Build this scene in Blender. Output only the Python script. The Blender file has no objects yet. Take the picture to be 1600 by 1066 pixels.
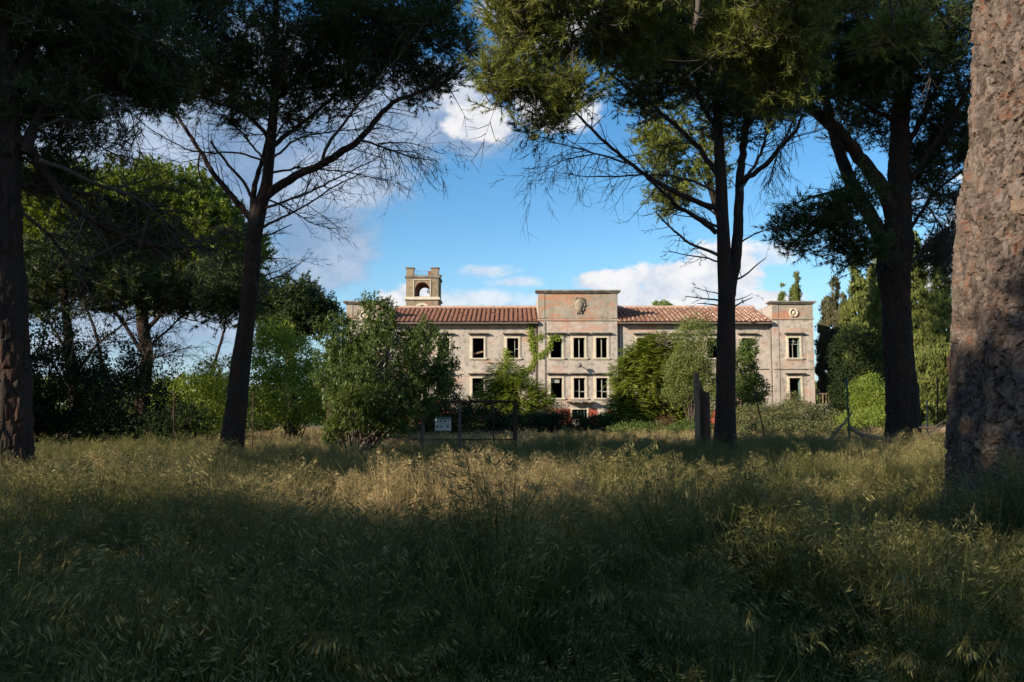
import bpy, math, random
import numpy as np
np.seterr(over='ignore')
from mathutils import Vector
PI = math.pi
C = bpy.context.scene.collection
scene = bpy.context.scene
# ------------------------------------------------------------------ camera
F = 1333.0; W0, H0 = 1600, 1066; EYE = 1.6
TILT = math.atan((648-533)/F)
cam_d = bpy.data.cameras.new('camera'); cam = bpy.data.objects.new('camera', cam_d); C.objects.link(cam)
cam.location = (0, 0, EYE); cam.rotation_euler = (PI/2+TILT, 0, 0)
cam_d.sensor_width = 36; cam_d.lens = 36*F/W0; cam_d.clip_start = .05; cam_d.clip_end = 3000
scene.camera = cam
CT, ST = math.cos(TILT), math.sin(TILT)
def P(px, py, Y):
    u = (px-800)/F; v = (533-py)/F
    s = Y/(CT-v*ST)
    return np.array([u*s, Y, EYE+(ST+v*CT)*s])
def D(px, py):
    p = P(px, py, 1.0); p[2] -= EYE
    return p/np.linalg.norm(p)
# ------------------------------------------------------------------ light
SUN_D = Vector((1.4, 1.0, -.65)).normalized()
sun_l = bpy.data.lights.new('sun', 'SUN'); sun_l.energy = 5.0; sun_l.angle = math.radians(.55); sun_l.color = (1, .87, .70)
sun = bpy.data.objects.new('sun', sun_l); C.objects.link(sun)
sun.rotation_euler = SUN_D.to_track_quat('-Z', 'Y').to_euler()
scene.view_settings.view_transform = 'Standard'; scene.view_settings.look = 'None'
scene.view_settings.gamma = 1; scene.view_settings.use_curve_mapping = False
scene.view_settings.exposure = 0.55
scene.cycles.max_bounces = 6; scene.cycles.transparent_max_bounces = 8
scene.cycles.diffuse_bounces = 3
SKY_STRENGTH = .10
world = bpy.data.worlds.new('World'); scene.world = world; world.use_nodes = True
wn, wl = world.node_tree.nodes, world.node_tree.links
def N(nt, typ, **kw):
    n = nt.nodes.new(typ)
    for k, v in kw.items():
        if k.startswith('i_'):
            k = k[2:]; k = int(k) if k.isdigit() else k.replace('_', ' ')
            n.inputs[k].default_value = v
        else: setattr(n, k, v)
    return n
def mth(nt, op, a, b=None, clamp=False):
    n = nt.nodes.new('ShaderNodeMath'); n.operation = op; n.use_clamp = clamp
    for i, x in enumerate((a, b)):
        if x is None: continue
        if isinstance(x, (int, float)): n.inputs[i].default_value = x
        else: nt.links.new(x, n.inputs[i])
    return n.outputs[0]
def vmth(nt, op, a, b=None, out=0):
    n = nt.nodes.new('ShaderNodeVectorMath'); n.operation = op
    for i, x in enumerate((a, b)):
        if x is None: continue
        if isinstance(x, (tuple, list, np.ndarray)): n.inputs[i].default_value = tuple(x)
        else: nt.links.new(x, n.inputs[i])
    return n.outputs[out]
def mixc(nt, f, a, b):
    n = nt.nodes.new('ShaderNodeMix'); n.data_type = 'RGBA'
    for s, x in ((n.inputs[0], f), (n.inputs[6], a), (n.inputs[7], b)):
        if isinstance(x, (int, float)): s.default_value = x
        elif isinstance(x, (tuple, list)): s.default_value = (*x[:3], 1)
        else: nt.links.new(x, s)
    return n.outputs[2]
nt = world.node_tree
sky = N(nt, 'ShaderNodeTexSky', sky_type='NISHITA', sun_disc=False, sun_elevation=math.radians(20.7),
        sun_rotation=math.radians(234.5), air_density=1.0, dust_density=0.0, ozone_density=2.0)
tc = N(nt, 'ShaderNodeTexCoord'); dirv = vmth(nt, 'NORMALIZE', tc.outputs['Generated'])
no1 = N(nt, 'ShaderNodeTexNoise', i_Scale=9.0, i_Detail=8.0, i_Roughness=.6); wl.new(vmth(nt, 'MULTIPLY', dirv, (1, 1, 1.7)), no1.inputs['Vector'])
no2 = N(nt, 'ShaderNodeTexNoise', i_Scale=22.0, i_Detail=6.0, i_Roughness=.62); wl.new(vmth(nt, 'MULTIPLY', dirv, (1, 1, 1.5)), no2.inputs['Vector'])
def blobs(lst):
    out = None
    for (px, py, rx, ry) in lst:
        c = D(px, py); sc = (F/rx, 1.0, F/ry)
        v = vmth(nt, 'MULTIPLY', vmth(nt, 'SUBTRACT', dirv, c), sc)
        m = mth(nt, 'SUBTRACT', 1.0, vmth(nt, 'LENGTH', v, out=1))
        out = m if out is None else mth(nt, 'MAXIMUM', out, m)
    return out
def ramp01(x, a, b):
    n = N(nt, 'ShaderNodeMapRange', interpolation_type='SMOOTHSTEP'); n.inputs[1].default_value = a; n.inputs[2].default_value = b
    wl.new(x, n.inputs[0]); return n.outputs[0]
nz1 = mth(nt, 'MULTIPLY', mth(nt, 'SUBTRACT', no1.outputs[0], .5), 1.5)
nz2 = mth(nt, 'MULTIPLY', mth(nt, 'SUBTRACT', no2.outputs[0], .5), 1.7)
grey_m = ramp01(mth(nt, 'ADD', blobs([(330, 230, 330, 230), (600, 180, 190, 85), (500, 370, 105, 110), (250, 420, 280, 170), (730, 200, 110, 50), (-150, 200, 300, 250)]), nz1), -.04, .42)
white_m = ramp01(mth(nt, 'ADD', blobs([(1075, 440, 115, 38), (1130, 425, 75, 48), (960, 440, 85, 20), (1010, 465, 130, 22), (750, 192, 62, 34), (715, 150, 60, 34), (870, 172, 70, 38), (860, 20, 90, 60), (1180, 470, 80, 20), (640, 465, 50, 22), (1480, 420, 90, 40), (1750, 300, 200, 80)]), nz2), -.02, .36)
wisp_m = ramp01(mth(nt, 'ADD', blobs([(760, 425, 60, 14), (810, 440, 60, 12), (740, 468, 130, 20), (690, 470, 90, 24), (1205, 400, 45, 26)]), nz2), .05, .8)
# unseen cloud cover added behind and overhead for neutral fill light
gen = ramp01(no1.outputs[0], .42, .66)
sep = N(nt, 'ShaderNodeSeparateXYZ'); wl.new(dirv, sep.inputs[0])
back = ramp01(mth(nt, 'MULTIPLY', sep.outputs[1], -1.0), -.2, .4)
gen = mth(nt, 'MULTIPLY', gen, back)
hs = N(nt, 'ShaderNodeHueSaturation', i_Saturation=1.33, i_Value=1.18); wl.new(sky.outputs[0], hs.inputs['Color'])
k = 1/SKY_STRENGTH
def sc3(c, m=1.0): return tuple(x*k*m for x in c)
greycol = mixc(nt, ramp01(nz1, -.25, .3), sc3((.17, .25, .38)), sc3((.43, .49, .59)))
whitecol = mixc(nt, ramp01(nz2, -.3, .25), sc3((.44, .48, .56)), sc3((.66, .65, .65)))
lowm = mth(nt, 'MULTIPLY', mth(nt, 'SUBTRACT', 1.0, ramp01(sep.outputs[2], 0.0, .20)), .75)
c0 = mixc(nt, lowm, hs.outputs[0], sc3((.21, .35, .53)))
c1 = mixc(nt, mth(nt, 'MULTIPLY', grey_m, .85), c0, greycol)
c2 = mixc(nt, mth(nt, 'MULTIPLY', wisp_m, .7), c1, whitecol)
c3 = mixc(nt, mth(nt, 'MULTIPLY', white_m, .96), c2, whitecol)
c4 = mixc(nt, mth(nt, 'MULTIPLY', gen, .85), c3, sc3((.34, .325, .31)))
bg = wn['Background']; wl.new(c4, bg.inputs[0]); bg.inputs[1].default_value = SKY_STRENGTH

# ------------------------------------------------------------------ helpers
rng = np.random.default_rng(7); random.seed(7)
def tag(o, label=None, cat=None, group=None, kind=None):
    for k_, v in (('label', label), ('category', cat), ('group', group), ('kind', kind)):
        if v: o[k_] = v
    return o
def empty(name, loc, label, cat, group=None):
    o = bpy.data.objects.new(name, None); C.objects.link(o); o.location = tuple(float(a) for a in loc); o.empty_display_size = .3
    return tag(o, label, cat, group)
class MB:
    def __init__(s): s.v = []; s.f = []; s.m = []; s.n = 0; s.t = []; s.sm = []
    def add(s, v, f, mat=0, tint=None, smooth=False):
        v = np.asarray(v, float).reshape(-1, 3); f = np.asarray(f, int)
        if len(f) == 0: return
        s.v.append(v); s.f.append(f+s.n); s.n += len(v)
        s.m.append(np.full(len(f), mat)); s.t.append(np.full(len(f), .5) if tint is None else np.broadcast_to(tint, (len(f),)))
        s.sm.append(np.full(len(f), smooth))
    def box(s, x0, x1, y0, y1, z0, z1, mat=0, tint=None):
        v = [(x, y, z) for z in (z0, z1) for y in (y0, y1) for x in (x0, x1)]
        s.add(v, [(0, 2, 3, 1), (4, 5, 7, 6), (0, 1, 5, 4), (2, 6, 7, 3), (0, 4, 6, 2), (1, 3, 7, 5)], mat, tint)
    def build(s, name, mats, parent=None, origin=None, kind=None, label=None):
        me = bpy.data.meshes.new(name)
        if s.v:
            v = np.concatenate(s.v)
            o0 = np.zeros(3)
            if parent is not None: o0 = np.array(parent.matrix_basis.translation if parent.parent is None else parent['_w'])
            if parent is None and origin is not None: o0 = np.asarray(origin, float)
            v = v-o0
            me.vertices.add(len(v)); me.vertices.foreach_set('co', v.ravel().astype(np.float32))
            li = np.concatenate([f.ravel() for f in s.f]); ln = np.concatenate([np.full(len(f), f.shape[1]) for f in s.f])
            me.loops.add(len(li)); me.loops.foreach_set('vertex_index', li.astype(np.int32))
            me.polygons.add(len(ln)); me.polygons.foreach_set('loop_start', np.concatenate([[0], np.cumsum(ln)[:-1]]).astype(np.int32))
            me.polygons.foreach_set('loop_total', ln.astype(np.int32))
            if not isinstance(mats, (list, tuple)): mats = [mats]
            for m in mats: me.materials.append(m)
            me.polygons.foreach_set('material_index', np.concatenate(s.m).astype(np.int32))
            me.polygons.foreach_set('use_smooth', np.concatenate(s.sm))
            a = me.attributes.new('tint', 'FLOAT', 'FACE'); a.data.foreach_set('value', np.concatenate(s.t).astype(np.float32))
            me.update(calc_edges=True)
        o = bpy.data.objects.new(name, me); C.objects.link(o)
        if parent is not None: o.parent = parent
        elif origin is not None: o.location = tuple(float(a) for a in origin)
        wpos = (0, 0, 0)
        if s.v: o['_w'] = [float(a) for a in o0]
        if kind: o['kind'] = kind
        if label: o['label'] = label
        return o
def norm(a): return a/np.maximum(np.linalg.norm(a, axis=-1, keepdims=True), 1e-9)
def tubes(mb, Pt, R, sides=4, mat=0, cap=False, smooth=True, radial=None):
    """Pt (n,K,3), R (n,K)"""
    Pt = np.asarray(Pt, float); R = np.asarray(R, float)
    if Pt.ndim == 2: Pt = Pt[None]; R = R[None]
    n, K, _ = Pt.shape
    T = np.gradient(Pt, axis=1); T = norm(T)
    ref = np.where(np.abs(T[:, :1, 2:3]) < .8, np.array([0, 0, 1.0]), np.array([1.0, 0, 0]))
    ref = np.broadcast_to(ref, T.shape)
    A = norm(np.cross(T, ref)); B = np.cross(T, A)
    th = np.arange(sides)*2*PI/sides
    rr = R[:, :, None, None]
    if radial is not None: rr = rr*radial[..., None]
    V = Pt[:, :, None, :]+rr*(A[:, :, None, :]*np.cos(th)[None, None, :, None]+B[:, :, None, :]*np.sin(th)[None, None, :, None])
    i = np.arange(n)[:, None, None]*K*sides; kk = np.arange(K-1)[None, :, None]*sides; j = np.arange(sides)[None, None, :]; j2 = (j+1) % sides
    f = np.stack([i+kk+j, i+kk+j2, i+kk+sides+j2, i+kk+sides+j], -1).reshape(-1, 4)
    mb.add(V.reshape(-1, 3), f, mat, smooth=smooth)
    if cap and n == 1:
        for b in (0, K-1):
            idx = np.arange(sides)+b*sides
            mb.v.append(Pt[:, b]); c = mb.n; mb.n += 1
            base = c-n*K*sides
            ff = np.stack([idx+base, np.roll(idx, -1)+base, np.full(sides, c)], -1)
            mb.f.append(ff); mb.m.append(np.full(sides, mat)); mb.t.append(np.full(sides, .5)); mb.sm.append(np.full(sides, False))
def rdir(n):
    return norm(rng.normal(size=(n, 3)))
def needles(mb, c, d, n=12, L=.15, Wd=.009, spread=.75, mat=0, back=.1):
    c = np.repeat(c, n, 0); d = np.repeat(d, n, 0); m = len(c)
    dd = norm(d+rdir(m)*spread*rng.uniform(.3, 1.2, (m, 1)))
    b = c-d*rng.uniform(0, back, (m, 1))
    side = norm(np.cross(dd, rdir(m)))*Wd*.5
    Ln = L*rng.uniform(.7, 1.15, (m, 1))
    v = np.stack([b-side, b+side, b+dd*Ln], 1).reshape(-1, 3)
    mb.add(v, np.arange(3*m).reshape(-1, 3), mat, rng.random(m))
LEAF_TRI = [False]
def leaves(mb, c, d, nrm, L, Wd, mat=0, tint=None, fold=0.0):
    """diamond leaves: c base points, d direction, nrm normal"""
    m = len(c); L = np.broadcast_to(L, (m,))[:, None]; Wd = np.broadcast_to(Wd, (m,))[:, None]
    side = norm(np.cross(d, nrm)); nn = np.cross(side, d)
    if LEAF_TRI[0]:
        v = np.stack([c-side*Wd*.25, c+d*L, c+side*Wd*.75+d*L*.3], 1).reshape(-1, 3)
        mb.add(v, np.arange(3*m).reshape(-1, 3), mat, rng.random(m) if tint is None else tint); return
    v = np.stack([c, c+d*L*.45+side*Wd*.5+nn*fold*L, c+d*L-nn*L*.1, c+d*L*.45-side*Wd*.5+nn*fold*L], 1).reshape(-1, 3)
    mb.add(v, np.arange(4*m).reshape(-1, 4), mat, rng.random(m) if tint is None else tint)
def resample(pts, step):
    pts = np.asarray(pts, float); seg = np.linalg.norm(np.diff(pts[:, :3], axis=0), axis=1); s = np.concatenate([[0], np.cumsum(seg)])
    n = max(3, int(s[-1]/step)+1); t = np.linspace(0, s[-1], n)
    # catmull-like smoothing by linear resample + blur
    out = np.stack([np.interp(t, s, pts[:, i]) for i in range(pts.shape[1])], 1)
    for _ in range(2):
        o2 = out.copy(); o2[1:-1] = (out[:-2]+2*out[1:-1]+out[2:])/4; out = o2
    return out
# numpy noise -------------------------------------------------------
def hsh(i, j, k_, s=0):
    h = (i.astype(np.int64)*374761393+j.astype(np.int64)*668265263+k_.astype(np.int64)*2147483647+np.int64((s*1274126177) & 0xffffffff)) & 0xffffffff
    h = ((h ^ (h >> 13))*1274126177) & 0xffffffff; h = ((h ^ (h >> 16))*2246822519) & 0xffffffff
    return ((h ^ (h >> 15)) & 0xffffff)/float(0xffffff)
def vnoise(p, s=0):
    p = np.asarray(p, float); i = np.floor(p).astype(np.int64); f = p-i; f = f*f*(3-2*f); r = 0
    for a in (0, 1):
        for b in (0, 1):
            for c in (0, 1):
                w = (f[..., 0] if a else 1-f[..., 0])*(f[..., 1] if b else 1-f[..., 1])*(f[..., 2] if c else 1-f[..., 2])
                r = r+w*hsh(i[..., 0]+a, i[..., 1]+b, i[..., 2]+c, s)
    return r
def voro(p):
    i = np.floor(p).astype(np.int64); f1 = np.full(p.shape[:-1], 9.0); f2 = f1.copy(); idc = np.zeros(p.shape[:-1])
    for a in (-1, 0, 1):
        for b in (-1, 0, 1):
            for c in (-1, 0, 1):
                q = i+np.array([a, b, c]); h = np.stack([hsh(q[..., 0], q[..., 1], q[..., 2], s) for s in (1, 2, 3)], -1)
                d = np.linalg.norm(q+h-p, axis=-1)
                cl = d < f1
                f2 = np.where(cl, f1, np.minimum(f2, d)); idc = np.where(cl, h[..., 0], idc); f1 = np.where(cl, d, f1)
    return f1, f2, idc

# ------------------------------------------------------------------ materials
def new_mat(name):
    m = bpy.data.materials.new(name); m.use_nodes = True; nt = m.node_tree
    b = nt.nodes['Principled BSDF']; b.inputs['Roughness'].default_value = .85
    return m, nt, b
def leaf_mat(name, stops, trans=.3, rough=.55, big=.35, spec=.3, attr='tint'):
    m, nt, b = new_mat(name)
    at = N(nt, 'ShaderNodeAttribute', attribute_name=attr)
    geo = N(nt, 'ShaderNodeNewGeometry')
    no = N(nt, 'ShaderNodeTexNoise', i_Scale=.9, i_Detail=2.0); nt.links.new(geo.outputs['Position'], no.inputs['Vector'])
    f = mth(nt, 'ADD', mth(nt, 'MULTIPLY', at.outputs['Fac'], 1-big), mth(nt, 'MULTIPLY', no.outputs[0], big), True)
    cr = N(nt, 'ShaderNodeValToRGB'); e = cr.color_ramp.elements
    for i_, (p, c) in enumerate(stops):
        el = e[i_] if i_ < 2 else e.new(p)
        el.position = p; el.color = (*c, 1)
    nt.links.new(f, cr.inputs[0]); nt.links.new(cr.outputs[0], b.inputs['Base Color'])
    b.inputs['Roughness'].default_value = rough; b.inputs['Specular IOR Level'].default_value = spec
    tr = N(nt, 'ShaderNodeBsdfTranslucent'); hs_ = N(nt, 'ShaderNodeHueSaturation', i_Value=1.3, i_Saturation=1.1, i_Hue=.49)
    nt.links.new(cr.outputs[0], hs_.inputs['Color']); nt.links.new(hs_.outputs[0], tr.inputs[0])
    mx = N(nt, 'ShaderNodeMixShader'); mx.inputs[0].default_value = trans
    nt.links.new(b.outputs[0], mx.inputs[1]); nt.links.new(tr.outputs[0], mx.inputs[2])
    nt.links.new(mx.outputs[0], nt.nodes['Material Output'].inputs[0])
    return m
def rough_mat(name, cols, scale=2.0, bump=.4, rough=.9, stretch=(1, 1, 1), bscale=12, spots=None):
    """cols: list of (pos,color) driven by fractal noise"""
    m, nt, b = new_mat(name)
    geo = N(nt, 'ShaderNodeNewGeometry'); pv = vmth(nt, 'MULTIPLY', geo.outputs['Position'], stretch)
    no = N(nt, 'ShaderNodeTexNoise', i_Scale=scale, i_Detail=8.0, i_Roughness=.65); nt.links.new(pv, no.inputs['Vector'])
    cr = N(nt, 'ShaderNodeValToRGB'); e = cr.color_ramp.elements
    for i_, (p, c) in enumerate(cols):
        el = e[i_] if i_ < 2 else e.new(p)
        el.position = p; el.color = (*c, 1)
    nt.links.new(no.outputs[0], cr.inputs[0]); col = cr.outputs[0]
    if spots:
        n3 = N(nt, 'ShaderNodeTexNoise', i_Scale=spots[0], i_Detail=5.0, i_Roughness=.7); nt.links.new(pv, n3.inputs['Vector'])
        mr = N(nt, 'ShaderNodeMapRange'); mr.inputs[1].default_value = spots[1]; mr.inputs[2].default_value = spots[1]+.06; nt.links.new(n3.outputs[0], mr.inputs[0])
        col = mixc(nt, mr.outputs[0], col, spots[2])
    nt.links.new(col, b.inputs['Base Color'])
    b.inputs['Roughness'].default_value = rough
    n2 = N(nt, 'ShaderNodeTexNoise', i_Scale=bscale, i_Detail=6.0); nt.links.new(pv, n2.inputs['Vector'])
    bp = N(nt, 'ShaderNodeBump', i_Strength=bump, i_Distance=.05); nt.links.new(n2.outputs[0], bp.inputs['Height']); nt.links.new(bp.outputs[0], b.inputs['Normal'])
    return m
def bark_mat(name, a, b_, c, vs=9, stretch=.35, bump=.8):
    m, nt, b = new_mat(name)
    geo = N(nt, 'ShaderNodeNewGeometry'); pv = vmth(nt, 'MULTIPLY', geo.outputs['Position'], (1, 1, stretch))
    vo = N(nt, 'ShaderNodeTexVoronoi', feature='DISTANCE_TO_EDGE', i_Scale=vs)
    no = N(nt, 'ShaderNodeTexNoise', i_Scale=vs*.7, i_Detail=6.0, i_Roughness=.7); nt.links.new(pv, no.inputs['Vector'])
    w = vmth(nt, 'ADD', pv, vmth(nt, 'SCALE', no.outputs[1])); nt.nodes[-1]  # warp
    wn_ = [x for x in nt.nodes if x.type == 'VECT_MATH' and x.operation == 'SCALE'][0]; wn_.inputs['Scale'].default_value = .07
    nt.links.new(w, vo.inputs['Vector'])
    vc = N(nt, 'ShaderNodeTexVoronoi', i_Scale=vs); nt.links.new(w, vc.inputs['Vector'])
    c1_ = mixc(nt, no.outputs[0], a, b_)
    sr = N(nt, 'ShaderNodeSeparateColor'); nt.links.new(vc.outputs['Color'], sr.inputs[0])
    mr = N(nt, 'ShaderNodeMapRange'); mr.inputs[1].default_value = .55; mr.inputs[2].default_value = .95; nt.links.new(sr.outputs[0], mr.inputs[0])
    nt.links.new(mixc(nt, mr.outputs[0], c1_, c), b.inputs['Base Color'])
    h = mth(nt, 'ADD', mth(nt, 'MULTIPLY', mth(nt, 'MINIMUM', vo.outputs[0], .25), 3.0), mth(nt, 'MULTIPLY', no.outputs[0], .5))
    bp = N(nt, 'ShaderNodeBump', i_Strength=bump, i_Distance=.04); nt.links.new(h, bp.inputs['Height']); nt.links.new(bp.outputs[0], b.inputs['Normal'])
    b.inputs['Roughness'].default_value = .95; b.inputs['Specular IOR Level'].default_value = .2
    return m
M = {}
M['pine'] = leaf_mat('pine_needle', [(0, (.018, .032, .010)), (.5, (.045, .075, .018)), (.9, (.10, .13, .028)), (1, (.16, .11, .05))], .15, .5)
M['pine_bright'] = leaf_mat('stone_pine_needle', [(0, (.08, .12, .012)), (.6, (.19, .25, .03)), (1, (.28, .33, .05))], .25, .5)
M['pine_sunlit'] = leaf_mat('sunlit_pine_needle', [(0, (.07, .10, .015)), (.6, (.19, .22, .04)), (1, (.32, .31, .09))], .25, .5)  # sunlight on the needles is put into this lighter colour
M['dead'] = leaf_mat('dead_needle', [(0, (.06, .04, .02)), (1, (.16, .11, .06))], .1, .7)
M['bark_dark'] = bark_mat('pine_bark', (.028, .021, .017), (.052, .037, .030), (.062, .032, .022), 7, .3, 1.0)
m, nt_, b = new_mat('plated_bark')
at_ = N(nt_, 'ShaderNodeAttribute', attribute_name='tint'); cr_ = N(nt_, 'ShaderNodeValToRGB'); e_ = cr_.color_ramp.elements
for i_, (p_, c_) in enumerate([(0, (.045, .033, .026)), (.4, (.11, .082, .066)), (.7, (.21, .165, .135)), (.86, (.14, .09, .065)), (1, (.20, .095, .055))]):
    el = e_[i_] if i_ < 2 else e_.new(p_)
    el.position = p_; el.color = (*c_, 1)
nt_.links.new(at_.outputs['Fac'], cr_.inputs[0]); g_ = N(nt_, 'ShaderNodeNewGeometry'); n_ = N(nt_, 'ShaderNodeTexNoise', i_Scale=45.0, i_Detail=8.0, i_Roughness=.7); nt_.links.new(vmth(nt_, 'MULTIPLY', g_.outputs['Position'], (1, 1, .6)), n_.inputs['Vector'])
mr_ = N(nt_, 'ShaderNodeMapRange'); mr_.inputs[1].default_value = .42; mr_.inputs[2].default_value = .66; nt_.links.new(n_.outputs[0], mr_.inputs[0])
nt_.links.new(mixc(nt_, mth(nt_, 'MULTIPLY', mr_.outputs[0], .6), cr_.outputs[0], (.13, .105, .09)), b.inputs['Base Color']); b.inputs['Roughness'].default_value = .95; b.inputs['Specular IOR Level'].default_value = .15
bp_ = N(nt_, 'ShaderNodeBump', i_Strength=.7, i_Distance=.012); nt_.links.new(n_.outputs[0], bp_.inputs['Height']); nt_.links.new(bp_.outputs[0], b.inputs['Normal']); M['bark_big'] = m
M['twig'] = rough_mat('twig', [(.3, (.05, .038, .03)), (.7, (.11, .085, .065))], 3)
M['wood'] = rough_mat('weathered_wood', [(.3, (.16, .10, .06)), (.7, (.38, .27, .17))], 2, .7, stretch=(6, 6, .6), bscale=20)
M['stump'] = rough_mat('stump_wood', [(.3, (.05, .028, .018)), (.7, (.16, .085, .05))], 2, .9, stretch=(6, 6, .6), bscale=20)
M['log'] = rough_mat('log_bark', [(.3, (.14, .09, .06)), (.7, (.32, .23, .16))], 3, .8)
M['leaf_ash'] = leaf_mat('ash_leaf', [(0, (.045, .075, .018)), (.5, (.11, .16, .04)), (.9, (.2, .26, .075)), (1, (.3, .34, .14))], .25, .4, spec=.5)
M['leaf_bright'] = leaf_mat('bright_leaf', [(0, (.12, .165, .022)), (.5, (.235, .30, .045)), (1, (.35, .40, .08))], .4, .5)
M['leaf_ailanthus'] = leaf_mat('ailanthus_leaf', [(0, (.13, .17, .025)), (.5, (.24, .30, .045)), (.88, (.35, .38, .08)), (1, (.46, .32, .08))], .35, .5)
M['leaf_fine'] = leaf_mat('fine_leaf', [(0, (.10, .13, .03)), (.6, (.20, .235, .06)), (1, (.31, .32, .12))], .3, .6)
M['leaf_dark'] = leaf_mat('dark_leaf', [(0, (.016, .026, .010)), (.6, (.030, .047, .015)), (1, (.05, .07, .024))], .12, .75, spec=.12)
M['leaf_mid'] = leaf_mat('mid_leaf', [(0, (.06, .085, .02)), (.6, (.12, .165, .035)), (1, (.2, .24, .07))], .3, .5)
M['leaf_bramble'] = leaf_mat('bramble_leaf', [(0, (.07, .085, .03)), (.6, (.14, .15, .05)), (1, (.22, .18, .09))], .2, .6)
M['leaf_rust'] = leaf_mat('rusty_leaf', [(0, (.10, .07, .03)), (.6, (.17, .11, .05)), (1, (.22, .1, .05))], .2, .6)
M['leaf_cypress'] = leaf_mat('cypress_leaf', [(0, (.06, .08, .018)), (.6, (.15, .175, .04)), (1, (.24, .24, .07))], .15, .7)
M['leaf_olive'] = leaf_mat('olive_leaf', [(0, (.06, .065, .03)), (.6, (.13, .125, .06)), (1, (.19, .16, .09))], .15, .7)
M['soil'] = rough_mat('dry_soil', [(.3, (.05, .042, .02)), (.55, (.11, .09, .04)), (.75, (.16, .13, .06))], .6, .6)

# ------------------------------------------------------------------ ground
def ground_z(x, y):
    p = np.stack([np.asarray(x)*.13, np.asarray(y)*.13, np.zeros_like(np.asarray(x, float))], -1)
    return (vnoise(p, 3)-.5)*.22
xs = np.concatenate([np.linspace(-700, -45, 12), np.linspace(-40, 60, 101), np.linspace(66, 700, 12)])
ys = np.concatenate([np.linspace(-500, -25, 10), np.linspace(-20, 100, 121), np.linspace(106, 1500, 16)])
gx, gy = np.meshgrid(xs, ys); gz = ground_z(gx, gy)
g = MB(); nx, ny = len(xs), len(ys)
ii = (np.arange(ny-1)[:, None]*nx+np.arange(nx-1)[None]).ravel()
g.add(np.stack([gx, gy, gz], -1).reshape(-1, 3), np.stack([ii, ii+1, ii+1+nx, ii+nx], -1), smooth=True)
tag(g.build('ground', M['soil']), 'dry uneven earth under the meadow grass', kind='structure')

# ------------------------------------------------------------------ building
YB = 80.0
def bx(px, py=560): return float(P(px, py, YB)[0])
def bz(py): return float(P(800, py, YB)[2])
M['plaster'] = None
def plaster(name, base, alt, red, red_amt, grime=(.17, .14, .115)):
    m, nt, b = new_mat(name)
    geo = N(nt, 'ShaderNodeNewGeometry'); pos = geo.outputs['Position']
    n1 = N(nt, 'ShaderNodeTexNoise', i_Scale=.35, i_Detail=6.0, i_Roughness=.6); nt.links.new(pos, n1.inputs['Vector'])
    n2 = N(nt, 'ShaderNodeTexNoise', i_Scale=2.2, i_Detail=8.0, i_Roughness=.7); nt.links.new(pos, n2.inputs['Vector'])
    st = N(nt, 'ShaderNodeTexNoise', i_Scale=1.0, i_Detail=6.0, i_Roughness=.6); nt.links.new(vmth(nt, 'MULTIPLY', pos, (1.5, 1.5, .28)), st.inputs['Vector'])
    def rr(x, a, b_):
        n = N(nt, 'ShaderNodeMapRange', interpolation_type='SMOOTHSTEP'); n.inputs[1].default_value = a; n.inputs[2].default_value = b_; nt.links.new(x, n.inputs[0]); return n.outputs[0]
    c = mixc(nt, rr(n1.outputs[0], .35, .65), base, alt)
    c = mixc(nt, mth(nt, 'MULTIPLY', rr(n2.outputs[0], .46, .70), .75), c, grime)
    c = mixc(nt, mth(nt, 'MULTIPLY', rr(st.outputs[0], .46, .80), .55), c, grime)
    n4 = N(nt, 'ShaderNodeTexNoise', i_Scale=.55, i_Detail=7.0, i_Roughness=.7); nt.links.new(vmth(nt, 'MULTIPLY', pos, (.5, 1, 1.6)), n4.inputs['Vector'])
    c = mixc(nt, mth(nt, 'MULTIPLY', rr(n4.outputs[0], 1-red_amt, 1-red_amt+.1), .75), c, red)
    nt.links.new(c, b.inputs['Base Color']); b.inputs['Roughness'].default_value = .95; b.inputs['Specular IOR Level'].default_value = .15
    bp = N(nt, 'ShaderNodeBump', i_Strength=.5, i_Distance=.03); nt.links.new(n2.outputs[0], bp.inputs['Height']); nt.links.new(bp.outputs[0], b.inputs['Normal'])
    return m
M['plaster'] = plaster('aged_plaster', (.53, .455, .385), (.43, .385, .33), (.48, .29, .21), .47)
M['plaster_par'] = plaster('parapet_plaster', (.42, .36, .275), (.33, .29, .235), (.50, .22, .125), .50, (.17, .15, .12))
M['plaster_tower'] = plaster('tower_stone', (.34, .27, .18), (.28, .225, .15), (.33, .15, .09), .40, (.12, .10, .07))
M['trim'] = rough_mat('pale_stone_trim', [(.3, (.50, .43, .32)), (.7, (.72, .64, .50))], 2.5, .3)
M['crest'] = rough_mat('weathered_crest_stone', [(.35, (.22, .18, .125)), (.7, (.44, .37, .265))], 3.0, .5)
M['cornice'] = rough_mat('grey_stone_cornice', [(.35, (.13, .115, .095)), (.65, (.32, .28, .23))], 1.5, .4)
M['redwall'] = rough_mat('red_plinth', [(.35, (.30, .055, .03)), (.7, (.42, .12, .07))], 1.5, .4, spots=(2.5, .62, (.4, .33, .26)))
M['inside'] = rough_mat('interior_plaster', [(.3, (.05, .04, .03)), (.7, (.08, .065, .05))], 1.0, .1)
M['brickin'] = rough_mat('bare_brick', [(.3, (.20, .08, .045)), (.7, (.32, .15, .09))], 3.0, .6)
M['frame'] = rough_mat('window_frame_paint', [(.3, (.24, .24, .21)), (.7, (.42, .41, .36))], 4.0, .2)
M['shutter'] = rough_mat('faded_green_shutter', [(.3, (.10, .17, .14)), (.7, (.2, .28, .23))], 4.0, .2)
M['pipe'] = rough_mat('drainpipe', [(.3, (.13, .12, .11)), (.7, (.24, .22, .2))], 3.0, .2)
m, nt, b = new_mat('roof_tile')
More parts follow.
